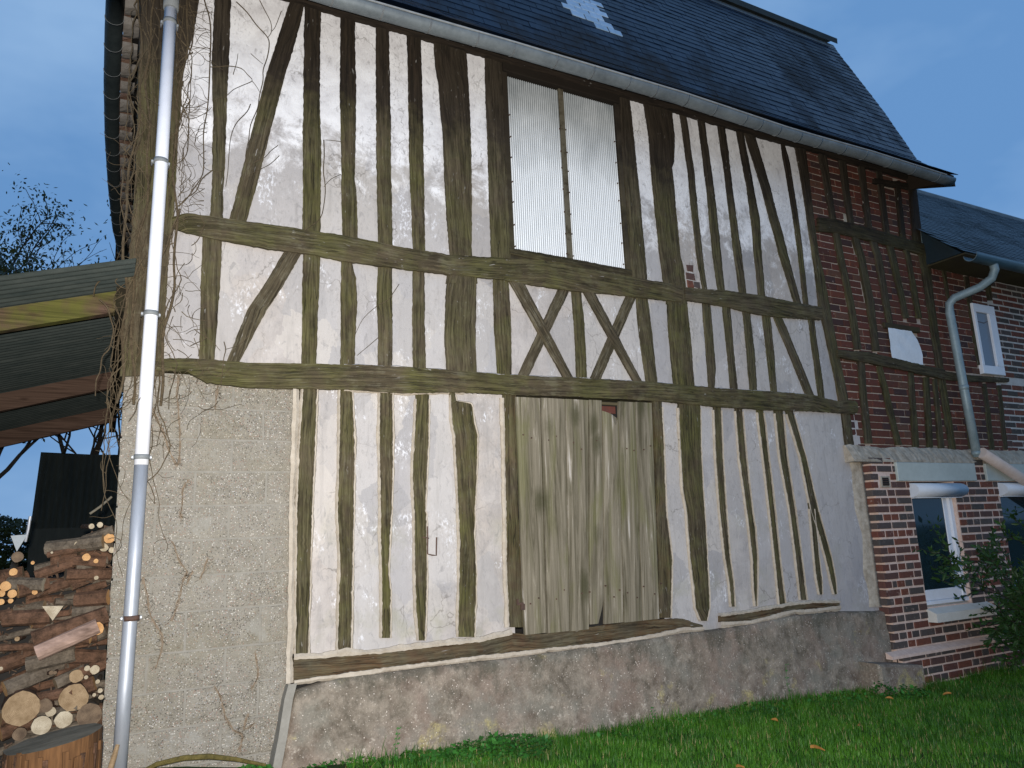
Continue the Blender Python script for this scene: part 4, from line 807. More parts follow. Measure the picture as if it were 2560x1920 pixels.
order=sorted(vis,key=lambda t:key(t[1])); ind=set(k for k,_ in order[:300])
rest=G()
for k,t in vis:
    M=smat(*t[:4])
    if k in ind: inst('slate',SMN if t[4] else SM,M,roof)
    else:
        g=slatemesh(); rest.add([M@Vector(v) for v in g.v],g.f,random.random())
rest.out('slate_courses',SLA,roof,kind='stuff',rnd=True)
# zinc strip and board at the break of the slope, verge board
G().add([(RX0,.715,7.625),(RX1+.02,.715,7.625),(RX1+.02,.745,7.70),(RX0,.745,7.70),(RX0,.80,7.625),(RX1+.02,.80,7.625),(RX1+.02,.82,7.70),(RX0,.82,7.70)],[(0,1,2,3),(4,7,6,5),(0,4,5,1),(3,2,6,7),(1,5,6,2),(0,3,7,4)]).out('zinc_strip',ZNC,roof)
G().add([(RX0,.705,7.70),(RX1+.05,.705,7.70),(RX1+.05,.70,7.775),(RX0,.70,7.775),(RX0,1.3,7.93),(RX1+.05,1.3,7.93)],[(0,1,2,3),(3,2,5,4)]).out('ridge_board',ZND,roof)
# soffit boards and rafter feet under the eaves
g=G(); g.add([(-.1,-.49,5.24),(7.97,-.49,5.24),(7.97,-.03,5.56),(-.1,-.03,5.56),(-.1,-.49,5.255),(7.97,-.49,5.255),(7.97,-.03,5.62),(-.1,-.03,5.62)],[(0,3,2,1),(4,5,6,7),(0,1,5,4)]); g.out('soffit_board',TIMD,roof)
for k in range(20):
    x=.2+k*.41
    G().add([(x-.035,-.43,5.20),(x+.035,-.43,5.20),(x+.035,-.03,5.555),(x-.035,-.03,5.555),(x-.035,-.43,5.285),(x+.035,-.43,5.285),(x+.035,-.03,5.60),(x-.035,-.03,5.60)],[(0,3,2,1),(0,1,5,4),(1,2,6,5),(0,4,7,3)]).out('rafter_foot',TIMD,roof)
# projecting sprocket at the right end of the eave
G().add([(7.86,-.47,5.20),(8.0,-.47,5.17),(8.0,-.02,5.34),(7.86,-.02,5.30),(7.86,-.47,5.30),(8.0,-.47,5.30),(8.0,-.02,5.6),(7.86,-.02,5.6)],[(0,3,2,1),(0,1,5,4),(1,2,6,5),(0,4,7,3)]).out('eave_bracket',TIMD,roof)

def halfpipe(path,r,th,name,mat,parent,nseg=10,up=Vector((0,0,1))):
    vs=[];pts=[Vector(p) for p in path]
    for i,p in enumerate(pts):
        d=(pts[min(i+1,len(pts)-1)]-pts[max(i-1,0)]).normalized(); sx=d.cross(up).normalized()
        for rr in (r,r-th):
            for k in range(nseg+1):
                a=math.pi+math.pi*k/nseg; vs.append(p+sx*(math.cos(a)*rr)+up*(math.sin(a)*rr))
    n=nseg+1; W=2*n; fs=[]
    for i in range(len(pts)-1):
        for k in range(nseg):
            fs.append((i*W+k,i*W+k+1,(i+1)*W+k+1,(i+1)*W+k)); fs.append((i*W+n+k,(i+1)*W+n+k,(i+1)*W+n+k+1,i*W+n+k+1))
        fs.append((i*W,(i+1)*W,(i+1)*W+n,i*W+n)); fs.append((i*W+nseg,i*W+n+nseg,(i+1)*W+n+nseg,(i+1)*W+nseg))
    for i in (0,len(pts)-1):
        for k in range(nseg): fs.append((i*W+k,i*W+k+1,i*W+n+k+1,i*W+n+k))
    return obj(name,[tuple(v) for v in vs],fs,mat,parent,smooth=True)
def gzc(x):
    P=[(-1,5.185),(1.19,5.185),(2.49,5.208),(4.14,5.222),(5.4,5.19),(6.5,5.212),(8.2,5.20)]
    for (a,b),(c,d) in zip(P,P[1:]):
        if x<=c: return b+(d-b)*(x-a)/(c-a)
    return P[-1][1]
gpath=[(x,-.500+.004*fb(x,2),gzc(x)) for x in [-.3+i*.2 for i in range(41)]]
gut=halfpipe(gpath+[(7.87,-.500,gzc(7.87))],.064,.004,'gutter',ZNC,barn)
SE_=[.15,.48,.8,1.13,1.47,1.82,2.19,2.49,2.86,3.2,3.55,3.83,4.16,4.48,4.83,5.02,5.25,5.52,5.79,6.13,6.44,6.82,7.2,7.6]
for x in SE_: halfpipe([(x-.006,-.500,gzc(x)),(x+.006,-.500,gzc(x))],.0665,.003,'gutter_bracket',ZSE,gut)
g=G(); g.tube([(x,-.565,gzc(x)+.002) for x in [-.3+i*.4 for i in range(21)]],.007,6); g.out('gutter_bead',ZSE,gut)
# ---- left side eave, gutter and tiles running back
sp=[(-.14,.05,5.27),(-.150,.6,5.27),(-.155,1.3,5.265),(-.145,2.2,5.26),(-.115,3.2,5.255),(-.065,4.3,5.255),(.01,5.1,5.25),(.08,5.6,5.25)]
sg=halfpipe(sp,.058,.004,'side_gutter',ZND,barn)
def sap(y):
    for a,b in zip(sp,sp[1:]):
        if y<=b[1]: t=(y-a[1])/(b[1]-a[1]); return [a[j]+(b[j]-a[j])*t for j in range(3)]
    return list(sp[-1])
for k in range(17):
    y=.12+k*.33; p=sap(y); halfpipe([(p[0],p[1]-.006,p[2]),(p[0],p[1]+.006,p[2])],.062,.003,'gutter_bracket',PVG,sg)
troof=obj('tiled_hip_roof',[(-.06,.0,5.31),(.12,5.7,5.31),(2.2,5.2,8.0),(2.2,.9,8.0)],[(0,3,2,1)],DRK,barn)
for k in range(21):
    y=.06+k*.265+random.uniform(-.03,.03); p=sap(min(y,5.55)); g=G(); vs=[];n=7
    for u,(dx,dz) in enumerate(((.03,.0),(.30,.16))):
        for q in range(n+1):
            a=math.pi*q/n; vs.append((p[0]+dx,y+.095*math.cos(a),p[2]+.028+dz+.072*math.sin(a)))
    m_=len(vs); vs+=[(v[0]+.0,v[1],v[2]+.012) for v in vs]
    fs=[(q,q+1,n+2+q,n+1+q) for q in range(n)]+[(m_+q,m_+n+1+q,m_+n+2+q,m_+q+1) for q in range(n)]+[(q,m_+q,m_+q+1,q+1) for q in range(n)]
    g.add(vs,fs); g.out('roof_tile',TILE,troof)
    g=G(); x0=p[0]+.07
    sc=random.uniform(.75,1.1); g.add([(x0-.01+.10*(u/3),y+.10*sc*math.cos(math.pi*q/8),p[2]+.035-(.055-.02*u/3)*sc*math.sin(math.pi*q/8)+random.uniform(-.004,.004)) for u in range(4) for q in range(9)],[(u*9+q,u*9+q+1,u*9+10+q,u*9+9+q) for u in range(3) for q in range(8)]).out('tile_bedding',TIM2,troof)
timber('side_wall_plate',[((-.02,5.30),(.13,5.30)),((-.02,5.2),(.13,5.2))],TIMD,barn,.0)
g=G().add([(.03,.1,5.20),(.16,.1,5.20),(.24,5.6,5.20),(.11,5.6,5.20),(.03,.1,5.33),(.16,.1,5.33),(.24,5.6,5.33),(.11,5.6,5.33)],[(0,3,2,1),(0,4,7,3),(0,1,5,4)]); g.out('wall_plate',TIMD,barn)
# ---- white downpipe
pipe=G().tube([(.183,-.12,5.05),(.180,-.12,4.0),(.172,-.12,3.0),(.165,-.12,2.09)],.0375,20).out('downpipe',PVC,barn,smooth=False)
for p in pipe.data.polygons: p.use_smooth=len(p.vertices)==4
def cyl(name,mat,pts,r,parent,n=20):
    o=G().tube(pts,r,n).out(name,mat,parent)
    for p in o.data.polygons: p.use_smooth=len(p.vertices)==4
    return o
cyl('steel_foot',GLV,[(.1655,-.12,2.13),(.158,-.12,1.4),(.150,-.12,.9),(.144,-.12,.42)],.0362,pipe)
cyl('pipe_collar',PVG,[(.183,-.12,5.04),(.183,-.12,5.10),(.183,-.14,5.17)],[.046,.047,.05],pipe)
cyl('pipe_collar',ZNC,[(.183,-.14,5.16),(.185,-.30,5.20),(.185,-.55,5.17)],[.045,.042,.042],pipe)
for z in (4.947,3.969,2.987,2.135,1.254):
    x=.165+(z-2)/3.05*.017
    c=cyl('pipe_clamp',PVG if z>1.5 else IRN,[(x,-.12,z-.014),(x,-.12,z+.014)],.041,pipe)
    for s_ in (-1,1):
        G().box(x+s_*.04-.012,x+s_*.04+.012,-.105,-.09,z-.010,z+.010).out('clamp_ear',PVG,c)
        cyl('screw',GLV,[(x+s_*.048,-.110,z),(x+s_*.048,-.02,z)],.005,c,8)
# ---- bricks in the right-hand bays, laid between the timbers
infill=G().box(6.24,7.93,.008,.09,2.28,5.46).out('brick_infill',MOU,barn)
def edge(d,z,side):
    pts=sorted(((t[0],t[1]) if side=='l' else (t[2],t[3])) for t in d)
    if z<pts[0][0]-.06 or z>pts[-1][0]+.06: return None
    if z<=pts[0][0]: return pts[0][1]
    for (a,b),(c,e) in zip(pts,pts[1:]):
        if z<=c: return b+(e-b)*(z-a)/(c-a+1e-9)
    return pts[-1][1]
cp=[d for n_,d in TOP if n_=='corner_post'][1]
def rnge(z):
    vt=[d for n_,d in BK+BKL]; E=[]
    for d in vt:
        l,r=edge(d,z,'l'),edge(d,z,'r')
        if l is not None: E.append((l,r))
    l0=edge(cp,z,'r') or 6.36; E.sort(); out=[]; x=l0-.02
    for l,r in E:
        if l-x>.03: out.append((x,l))
        x=max(x,r)
    if 7.9-x>.03: out.append((x,7.9))
    return out
def hz(d,x,side):
    P=[((t[0],t[1]) if side=='t' else (t[2],t[3])) for t in d]
    if x<P[0][0] or x>P[-1][0]: return None
    for (a,b),(c,e) in zip(P,P[1:]):
        if x<=c: return b+(e-b)*(x-a)/(c-a+1e-9)
BR=[]; z=2.30; r_=0
while z<5.44:
    for a,b in rnge(z+.03):
        a-=.012;b+=.012; x=a-(.0 if (r_%2)^(random.random()<.15) else .11)
        while x<b:
            x1=x+.213+random.uniform(-.006,.006); xa,xb=max(x,a),min(x1,b); xm=(xa+xb)/2
            hid=False
            for d in (BKU,BKR,BKS):
                zt_,zb_=hz(d,xm,'t'),hz(d,xm,'b')
                if zt_ is not None and zb_ is not None and zb_-.01<z and z+.06<zt_+.01: hid=True
            if 7.13<xm<7.63 and 3.19<z<3.60: hid=True
            if not hid and xb-xa>.03: BR.append((xa+.004,xb-.004,z+random.uniform(-.002,.002)))
            x=x1+.002
    z+=.0745; r_+=1
def brickverts(): 
    g=G(); g.rbox(-.5,.5,0,.06,0,.0615,.0); return g
def bmesh_(b):
    g=G(); v=[(-.5,.004,0),(.5,.004,0),(.5,.004,.0635),(-.5,.004,.0635)]; i=.022
    w_=[(-.5+i,0,.004),(.5-i,0,.004),(.5-i,0,.0595),(-.5+i,0,.0595)]; k=[(-.5,b,0),(.5,b,0),(.5,b,.0635),(-.5,b,.0635)]
    g.add(v+w_+k,[(4,5,6,7),(0,1,5,4),(1,2,6,5),(2,3,7,6),(3,0,4,7),(8,9,1,0),(9,10,2,1),(10,11,3,2),(11,8,0,3)]); return g
def lay(BR,y,mat,parent,depth=.06,left=0,restname='brickwork',cap=300):
    me=mesh('brick',bmesh_(depth).v,bmesh_(depth).f,mat); BR=sorted(BR,key=lambda t:(t[0]**2+(t[2]-1.6)**2)**.5-(t[1]-t[0])*4)
    rest=G()
    for i,t in enumerate(BR):
        x0,x1,z=t[:3]; yy=y+random.uniform(-.004,.004)
        M=Matrix.Translation(((x0+x1)/2,yy,z))@Matrix.Rotation(random.uniform(-.008,.008),4,'Y')@Matrix.Diagonal((x1-x0,1,t[3] if len(t)>3 else 1,1))
        if i<cap: inst('brick',me,M,parent)
        else:
            g=bmesh_(depth); rest.add([M@Vector(v) for v in g.v],g.f,random.random())
    if rest.v: rest.out(restname,mat,parent,kind='stuff',rnd=True)
lay(BR,-.002,BRU,infill)
# stone patch and exposed bricks in the plaster
G().rbox(6.70,6.86,-.004,.03,4.55,4.83,.006,j=.006).out('stone_patch',FRB,barn)
for x0,x1,z in ((4.455,4.56,3.80),(4.458,4.53,3.725),(4.54,4.61,3.73),(4.47,4.55,3.875)):
    g=G().rbox(x0,x1,-.008,.02,z,z+.062,.006,j=.006); g.out('exposed_brick',BRL,barn)
# white sheeting nailed over a small opening
vs=[];q=[(7.135,3.215),(7.63,3.195),(7.665,3.39),(7.53,3.61),(7.14,3.60)]
g=G(); n=12; vs=[]
for j in range(n+1):
    v=j/n
    for i in range(n+1):
        u=i/n; xl=7.135+.005*v; xr=7.635+.03*math.sin(v*2.4)-.13*v**3; z=3.205+.40*v+.01*fb(u*3,v*3)
        x=xl+(xr-xl)*u; vs.append((x+.006*fb(v*6,u),-.028+.008*fb(u*3,v*4,2),z))
fs=[(j*(n+1)+i,j*(n+1)+i+1,(j+1)*(n+1)+i+1,(j+1)*(n+1)+i) for j in range(n) for i in range(n)]
obj('window_cover',vs,fs,CAN,barn,smooth=True)
G().rbox(7.09,7.68,-.03,.02,3.60,3.66,.006).out('lintel',TIMD,barn)
# ================================================================== BRICK HOUSE (right)
house=empty('brick_house',(10,2,.15),'brick house wing with white framed windows, pale lintels and slate roof right of the barn','house')
YF=-.10
wall=obj('wall',*(lambda g:(g.v,g.f))(G().box(6.445,14,YF+.006,YF+.10,.02,2.19).box(6.445,6.99,YF+.10,.1,.02,2.2)),MOL,house)
# window openings cut: two windows
W1=(7.03,7.74,.79,1.99); W2=(8.53,9.25,.79,1.99)
bpy.data.objects.remove(wall)
def wallbox(g,y0,y1):
    g.box(6.50,W1[0],y0,y1,.02,2.19).box(W1[1],W2[0],y0,y1,.02,2.19).box(W2[1],14,y0,y1,.02,2.19)
    for w_ in (W1,W2): g.box(w_[0],w_[1],y0,y1,.02,w_[2]).box(w_[0],w_[1],y0,y1,w_[3],2.19)
    return g
wall=wallbox(G(),YF+.008,.08).out('wall',MOL,house)
BR=[]; z=.46; r_=0
def blocked(x0,x1,z):
    for a,b,c,d in (W1,W2,(6.835,8.115,1.995,2.19),(8.315,9.6,1.995,2.19),(6.575,6.735,1.93,2.05)):
        if x1>a and x0<b and z+.05>c and z<d: return (a,b)
    return None
while z<2.17:
    x=6.447
    seq=[.215] if r_%2 else [.105,.105,.06]
    x=6.45; first=True
    while x<11.5:
        if first: wd=.215 if r_%2==0 else .105; first=False
        elif r_%2==0: wd=random.choice([.215,.215,.105,.105])
        else: wd=random.choice([.105,.105,.105,.105,.055,.215])
        x1=x+wd
        b=blocked(x,x1,z)
        if b:
            if b[0]-x>.035: BR.append((x+.002,b[0]-.012,z,.90))
            x=max(b[1]+.012,x+.03); continue
        BR.append((x,x1-.005,z,.90)); x=x1+.013
    z+=.0775; r_+=1
BRm=BR
lay(BRm,YF,BRL,wall,depth=.12,cap=300)
# plinth courses with a cement ledge
G().add([(6.33,-.165,.415),(14,-.165,.415),(14,-.10,.447),(6.33,-.10,.447),(6.33,-.165,.39),(14,-.165,.39),(14,-.10,.39),(6.33,-.10,.39)],[(0,1,2,3),(4,5,1,0),(4,0,3,7)]).out('cement_ledge',MOL,wall)
pw=G().box(6.50,14,-.138,-.08,.0,.395).out('plinth_wall',MOL,house)
BR=[]; z=.06; r_=0
while z<.37:
    x=6.50+(.05 if r_%2 else 0)
    while x<11.5:
        wd=random.choice([.215,.105,.105] if r_%2 else [.215,.215,.105]); BR.append((x,x+wd-.005,z,.90)); x+=wd+.013
    z+=.0745; r_+=1
lay(BR,-.148,BRL,pw,depth=.05,cap=150)
# concrete footing step beside the barn plinth
vs=[];g=G()
nx_,ny_=14,6
for (x0,x1,y0,y1,z1) in ((5.97,6.57,-.30,-.05,.415),):
    g.rbox(x0,x1,y0,y1,.0,z1,.02,j=.012)
g.v=[(v[0],v[1],v[2]-(.10*(v[0]-5.93)/.71 if v[2]>.3 else 0)) for v in g.v]
g.out('concrete_step',PLI,house)
# cream band between storeys
vs=[];n=120
n=300
for i in range(n+1):
    x=6.24+i*.026; t=2.345+.018*fb(x*2.3,9)+.012*fb(x*9,2)
    for y,z in ((.0,t),(-.028,t-.003),(-.045,t-.03),(-.075,t-.075),(-.104,2.205),(-.104,2.183),(.0,2.183)): vs.append((x,y+.008*fb(x*9,z*9)+.004*fb(x*30,z*30),z))
fs=[(i*7+k,(i+1)*7+k,(i+1)*7+k+1,i*7+k+1) for i in range(n) for k in range(6)]
fs+=[tuple(range(7))]
obj('mortar_band',vs,fs,FRB,house)
G().rbox(6.83,8.12,YF-.022,.05,1.995,2.18,.006).out('lintel',LIN,house); G().rbox(8.31,9.6,YF-.022,.05,1.995,2.18,.006).out('lintel',LIN,house)
def vent():
    v=G().rbox(6.585,6.725,YF-.006,.0,1.935,2.045,.003).out('vent',FRB,house)
    G().box(6.605,6.70,YF-.009,YF-.0065,1.952,2.03).out('vent_opening',DRK,v)
    for k in range(3): G().box(6.605,6.70,YF-.013,YF-.009,1.966+k*.022,1.971+k*.022).out('vent_slat',IRN,v)
vent()
def window(W,xs,label=None):
    x0,x1,z0,z1=W
    f=G(); yb=YF+.055
    zt=1.83; fr=.055
    f.rbox(x0+.0,x0+.03,yb,yb+.05,z0+.05,zt,.004).rbox(x1-.06,x1,yb-.012,yb+.05,z0+.05,zt,.004)
    f.rbox(x0+.03,x1-.06,yb,yb+.05,z0+.05,z0+.15,.004)
    w=f.out('window',WHT,house)
    G().rbox(x1-.13,x1-.062,yb+.012,yb+.045,z0+.15,zt,.004).out('sash',WHT,w)
    G().box(x0+.03,x1-.13,yb+.02,yb+.026,z0+.15,zt).out('pane',GLS,w)
    G().box(x0+.0,x1,yb+.18,yb+.2,z0,zt).out('room_behind',DRK,w)
    G().rbox(x0-.0,x1,yb-.03,yb+.03,z0+.012,z0+.049,.005).out('window_sill_rail',WHT,w)
    s=G().add([(x0-.02,-.19,.655),(x1+.25,-.19,.655),(x1+.25,-.19,.735),(x0-.02,-.19,.735),(x0-.02,-.04,.655),(x1+.25,-.04,.655),(x1+.25,-.04,.80),(x0-.02,-.04,.80)],[(0,1,2,3),(3,2,6,7),(0,3,7,4),(1,5,6,2),(0,4,5,1)]).out('sill',SIL,w)
    b=G(); n=10; vs=[]
    for x in (x0-.015,x1+.085):
        for k in range(n+1):
            a=math.pi*k/n; vs.append((x,YF+.02-.115*math.sin(a),1.905+.072*math.cos(a)))
    b.add(vs,[(k,k+1,n+2+k,n+1+k) for k in range(n)]+[tuple(range(n,-1,-1)),tuple(range(n+1,2*n+2))]); bo=b.out('shutter_box',SHB,w)
    for p in bo.data.polygons: p.use_smooth=len(p.vertices)==4
    G().box(x0,x1+.07,YF-.02,YF+.02,1.826,1.832).out('shutter_rail',WHT,w)
window(W1,0); window(W2,0)
# upper wall of the house, half timbered with brick
uw=G().box(7.985,14,-.002,.09,2.30,4.55).out('upper_wall',MOU,house)
for nm,d in HU: timber('stud',vrows(d),TIMB,house,ye(-.018),rag=.004)
timber('rail',hrows(HR),TIMB,house,-.034); timber('rail',[((8.0,4.56),(8.0,4.40)),((14,4.56),(14,4.40))],TIMD,house,-.05)
def hedge(z):
    E=[]
    for nm,d in HU:
        l,r=edge(d,z,'l'),edge(d,z,'r')
        if l is not None: E.append((l,r))
    if 3.20<z<4.06: E.append((8.69,9.15))
    E.sort(); out=[]; x=8.0
    for l,r in E:
        if l-x>.03: out.append((x,l))
        x=max(x,r)
    if 11.5-x>.03: out.append((x,11.5))
    return out
B1_,B2_=[],[]; z=2.32; r_=0
while z<4.42:
    for a,b in hedge(z+.03):
        x=a-(.11 if r_%2 else 0)
        while x<b:
            xa,xb=max(x,a-.01),min(x+.213,b+.01)
            if xb-xa>.03 and not (3.1<z<3.19):
                (B2_ if xa>8.96+(z-3)*.15 else B1_).append((xa+.005,xb-.005,z,.86 if xa>9 else 1))
            x+=.215
    z+=.0745; r_+=1
lay(B1_,-.012,BRU,uw,cap=150); 
lime=G().box(8.98,14,-.008,-.003,2.30,4.42).out('limewash',MOP,house); lay(B2_,-.014,BRL,lime,cap=90)
# small upper window
uf=G(); uf.rbox(8.70,9.13,-.05,.0,3.215,3.315,.005).rbox(8.70,8.75,-.05,.0,3.315,3.95,.005).rbox(8.99,9.13,-.05,.0,3.315,3.95,.005).rbox(8.70,9.13,-.05,.0,3.95,4.05,.005)
uw2=uf.out('window',WHT,house); G().rbox(8.985,9.02,-.058,-.03,3.33,3.94,.004).out('sash',WHT,uw2); G().box(8.75,8.99,-.028,-.022,3.315,3.95).out('pane',CUR,uw2); G().tube([(8.76,-.03,3.84),(8.9,-.032,3.83),(8.98,-.03,3.86)],.003,5).out('cord',IRN,uw2)
# house roof, stepped slate courses
hr=obj('roof',[(7.99,-.42,4.42),(18,-.42,4.42),(18,2.0,6.82),(7.99,2.0,6.82),(18,5,4.5),(7.99,5,4.5),(7.99,-.05,4.42),(18,-.05,4.42)],[(0,1,2,3),(3,2,4,5),(0,3,5,6),(1,7,4,2),(0,6,7,1)],SLH,house)
g=G(); s=0; L=math.hypot(2.42,2.4); a=math.atan2(2.4,2.42); r_=0
while s<L-.1:
    x=7.99-(.1 if r_%2 else 0)
    while x<15.5:
        sl=slatemesh(); 
        y=-.43+s*math.cos(a); z=4.425+s*math.sin(a); M=smat(x+.08,y,z,a); g.add([M@Vector(v) for v in sl.v],sl.f,random.random()); x+=.156
    s+=.086; r_+=1
g.out('slate_courses',SLH,hr,kind='stuff',rnd=True)
halfpipe([(x,-.50,4.375) for x in (8.0,10,12,14,16,18)],.075,.004,'gutter',ND if 0 else ZNG,house)
G().tube([(7.99,2.0,6.83),(18,2.0,6.83)],.06,8).out('ridge_capping',ZNC,hr)
G().box(7.985,18,-.46,-.02,4.395,4.41).out('soffit_board',TIMD,hr)
G().rbox(7.955,7.984,-.02,.3,4.3,5.4,.003).out('zinc_flashing',ZNG,house)
dp=cyl('downpipe',ZNG,[(8.40,-.50,4.37),(8.42,-.50,4.26),(8.405,-.46,4.17),(8.33,-.36,4.09),(8.17,-.16,4.01),(8.135,-.115,3.95),(8.13,-.11,3.85),(8.165,-.11,3.0),(8.205,-.11,2.25)],.045,house,14)
cyl('pipe_collar',ZNG,[(8.165,-.11,2.98),(8.166,-.11,3.03)],.05,dp,14); cyl('pipe_collar',ZNG,[(8.203,-.11,2.27),(8.205,-.11,2.31)],.051,dp,14)
cyl('sloping_pipe',PNK,[(8.19,-.17,2.29),(8.98,-.19,1.95),(9.6,-.2,1.69)],.058,dp,14)

# ================================================================== LEAN-TO
lean=empty('lean_to_roof',(-1.2,2,.5),'open lean-to with mossy rafters under corrugated sheets, left of the barn','lean-to')
def lz(x,y): return 3.215+.30*(x-.04)-(.0 if y<2.6 else .035*(y-2.6))
for k,(y,mt,h) in enumerate(((.17,RFM,.135),(2.54,RFB,.15),(4.12,RFB,.16))):
    x0,x1=-3.0,.05; n=30; vs=[]
    for i in range(n+1):
        x=x0+(x1-x0)*i/n; zt_=lz(x,y)-.012; w_=.004*fb(x*5,y)
        vs+=[(x,y-.035+w_,zt_),(x,y-.035+w_,zt_-h+.008*fb(x*3,y,3)),(x,y+.035,zt_-h),(x,y+.035,zt_)]
    fs=[(i*4+q,(i+1)*4+q,(i+1)*4+(q+1)%4,i*4+(q+1)%4) for i in range(n) for q in range(4)]+[(0,1,2,3),(n*4+3,n*4+2,n*4+1,n*4)]
    obj('rafter',vs,fs,mt,lean)
G().box(-.02,.05,.0,5.2,3.02,3.17).out('wall_plate',TIMD,lean)
G().box(-3.0,-2.9,.1,.2,.4,2.3).out('post',RFB,lean); G().box(-3.0,-2.9,4.1,4.2,.4,2.3).out('post',RFB,lean)
def leansheet(y0,y1,lift):
    per=.076; n=int((y1-y0)/per*6); vs=[]
    for j in range(9):
        x=-3.1+3.17*j/8
        for i in range(n+1):
            y=y0+(y1-y0)*i/n; vs.append((x,y,lz(x,y)+.012+lift+.010*math.cos(2*math.pi*i/6)))
    W=n+1; return obj('corrugated_sheet',vs,[(j*W+i,(j+1)*W+i,(j+1)*W+i+1,j*W+i+1) for j in range(8) for i in range(n)],CSH,lean,smooth=True)
leansheet(-.33,.64,0); leansheet(.60,1.55,.010); leansheet(1.5,2.5,0); leansheet(2.45,3.4,.010); leansheet(3.35,4.3,0)
# ================================================================== DARK METAL SHED
shed=empty('metal_shed',(1,9,.3),'dark corrugated metal shed seen under the lean-to roof','shed')
def vsheet(y,xl,xr,z0,z1,slant):
    n=int((xr-xl)/.076*4); vs=[]
    for j in range(2):
        for i in range(n+1):
            x=xl+(xr-xl)*i/n; xx=x-(slant*(1-j)*max(0,1-(x-xl)/1.0)); vs.append((xx,y+.012*math.cos(math.pi*i/2),(z0,z1+.03*math.sin(x*2)-.05*(x+.9))[j]))
    return vs,[(i,i+1,n+2+i,n+1+i) for i in range(n)]
v,f=vsheet(8,-.88,3,2.0,3.12,.05); obj('roof',v,f,MET,shed)
G().add([(-.93,8,2.0),(3,8,2.0),(3,8,.2),(-.93,8,.2),(-.93,11,2.0),(-.93,11,.2),(-.88,11,3.1),(-.88,8.01,3.1),(3,8.01,2.95),(3,11,2.95)],[(0,3,2,1),(0,4,5,3),(0,7,6,4),(7,8,9,6)]).out('wall',MET,shed)
# ================================================================== FIREWOOD
def log(c,d,r,Ln,em,bark=BARK,sx=1.0,label='',group=None,name='firewood_log',n=14,split=False,rot=0):
    """c = near end centre, d = unit direction it runs away in"""
    d=Vector(d).normalized(); up=Vector((0,0,1)) if abs(d.z)<.9 else Vector((1,0,0)); x=d.cross(up).normalized(); y=x.cross(d)
    sd=random.random()*50; rings=[]; nr=7
    for j in range(nr):
        t=j/(nr-1); ce=Vector((0,0,0))+d*Ln*t+x*.02*Ln*fb(t*2,sd)
        rr=[]
        for k in range(n):
            a=2*math.pi*k/n+rot; q=1+.10*fb(math.cos(a)*1.3+sd,math.sin(a)*1.3,t)+.03*random.uniform(-1,1)
            if split: q*= (1 if math.sin(a-rot)>-.15 else .35)
            rr.append(ce+(x*math.cos(a)*sx+y*math.sin(a))*r*q)
        rings.append(rr)
    vs=[tuple(v) for rr in rings for v in rr]; fs=[(j*n+k,j*n+(k+1)%n,(j+1)*n+(k+1)%n,(j+1)*n+k) for j in range(nr-1) for k in range(n)]
    nf=len(fs); fs+=[tuple(reversed(range(n))),tuple(range((nr-1)*n,nr*n))]
    me=mesh(name,vs,fs,[bark,em]); o=bpy.data.objects.new(name,me); COL.objects.link(o); o.location=c; INV[o.name]=Matrix.Translation(c).inverted()
    for p in me.polygons:
        p.material_index=1 if p.index>=nf else (1 if split and abs(math.sin(0))>1 else 0)
    me.update()
    return fin(o,label,'log',group)
EM=[E0,E1,E2,E3]
GL={0:'thin orange-tan round cut log ends showing in the firewood stack',1:'',2:'pale greyish round cut log end among the firewood',3:'dark barky log end in the firewood stack'}
special={7:'flattened pale log end just left of the largest cream end by the wall',8:'tiny pale log end below the flattened one by the wall',9:'tiny dull log end right of the large tan log end',10:'upper of two small pale ends touching the block wall low in the stack',11:'slim oval pale end left of the pair touching the wall low in the stack',12:'lower of two small pale ends touching the block wall low in the stack',17:'lower left log end of the orange cluster at the left of the stack',18:'lower right log end of the orange cluster at the left of the stack',19:'orange log end at the frame edge below the orange cluster',20:'small tan log end below the lower right orange one of the cluster',27:'small tan log end right of the bright tan one in the upper middle',28:'small pale log end alone near the wall, above the pink split log',29:'oval pale log end above the bright tan one in the upper middle',30:'bright oval log end at the very top of the stack beside the wall',31:'tiny orange log end below the big dim one at the upper left',33:'tiny pale log end on the dark slope at the upper left of the stack',34:'second pale log end at the stack top, left of the bright oval one',35:'dull brown log end against the wall halfway up the stack',36:'small orange log end just below the lone tan one in mid stack',0:'biggest oval log end low in the firewood stack, with a dark crack across it',1:'large tan log end right of the cracked oval log, beside the block wall',2:'small knob of the forked log on top of the large tan log end',
 3:'grey round log end below and right of the cracked oval log',4:'pale round log end below the large tan log end',5:'dark barky log pressed against the foot of the block wall',6:'pale cream log end, largest of the small ends beside the block wall',
 13:'half round pale log end wedged right of the cracked oval log',14:'rough barky log between the two biggest log ends',15:'brownish log end at the lower left of the firewood stack',
 16:'largest of the cluster of orange log ends at the left of the firewood stack',24:'reddish orange log end near the top of the firewood stack beside the wall',25:'grey ringed log end below the reddish one at the stack top',26:'white speckled log end touching the block wall near the stack top',
 32:'big dim log end at the dark upper left edge of the firewood stack',22:'yellow log end at the left near the top of the firewood stack',23:'bright tan log end in the upper middle of the firewood stack',21:'tan pointed log end alone in the middle of the stack'}
seen={}
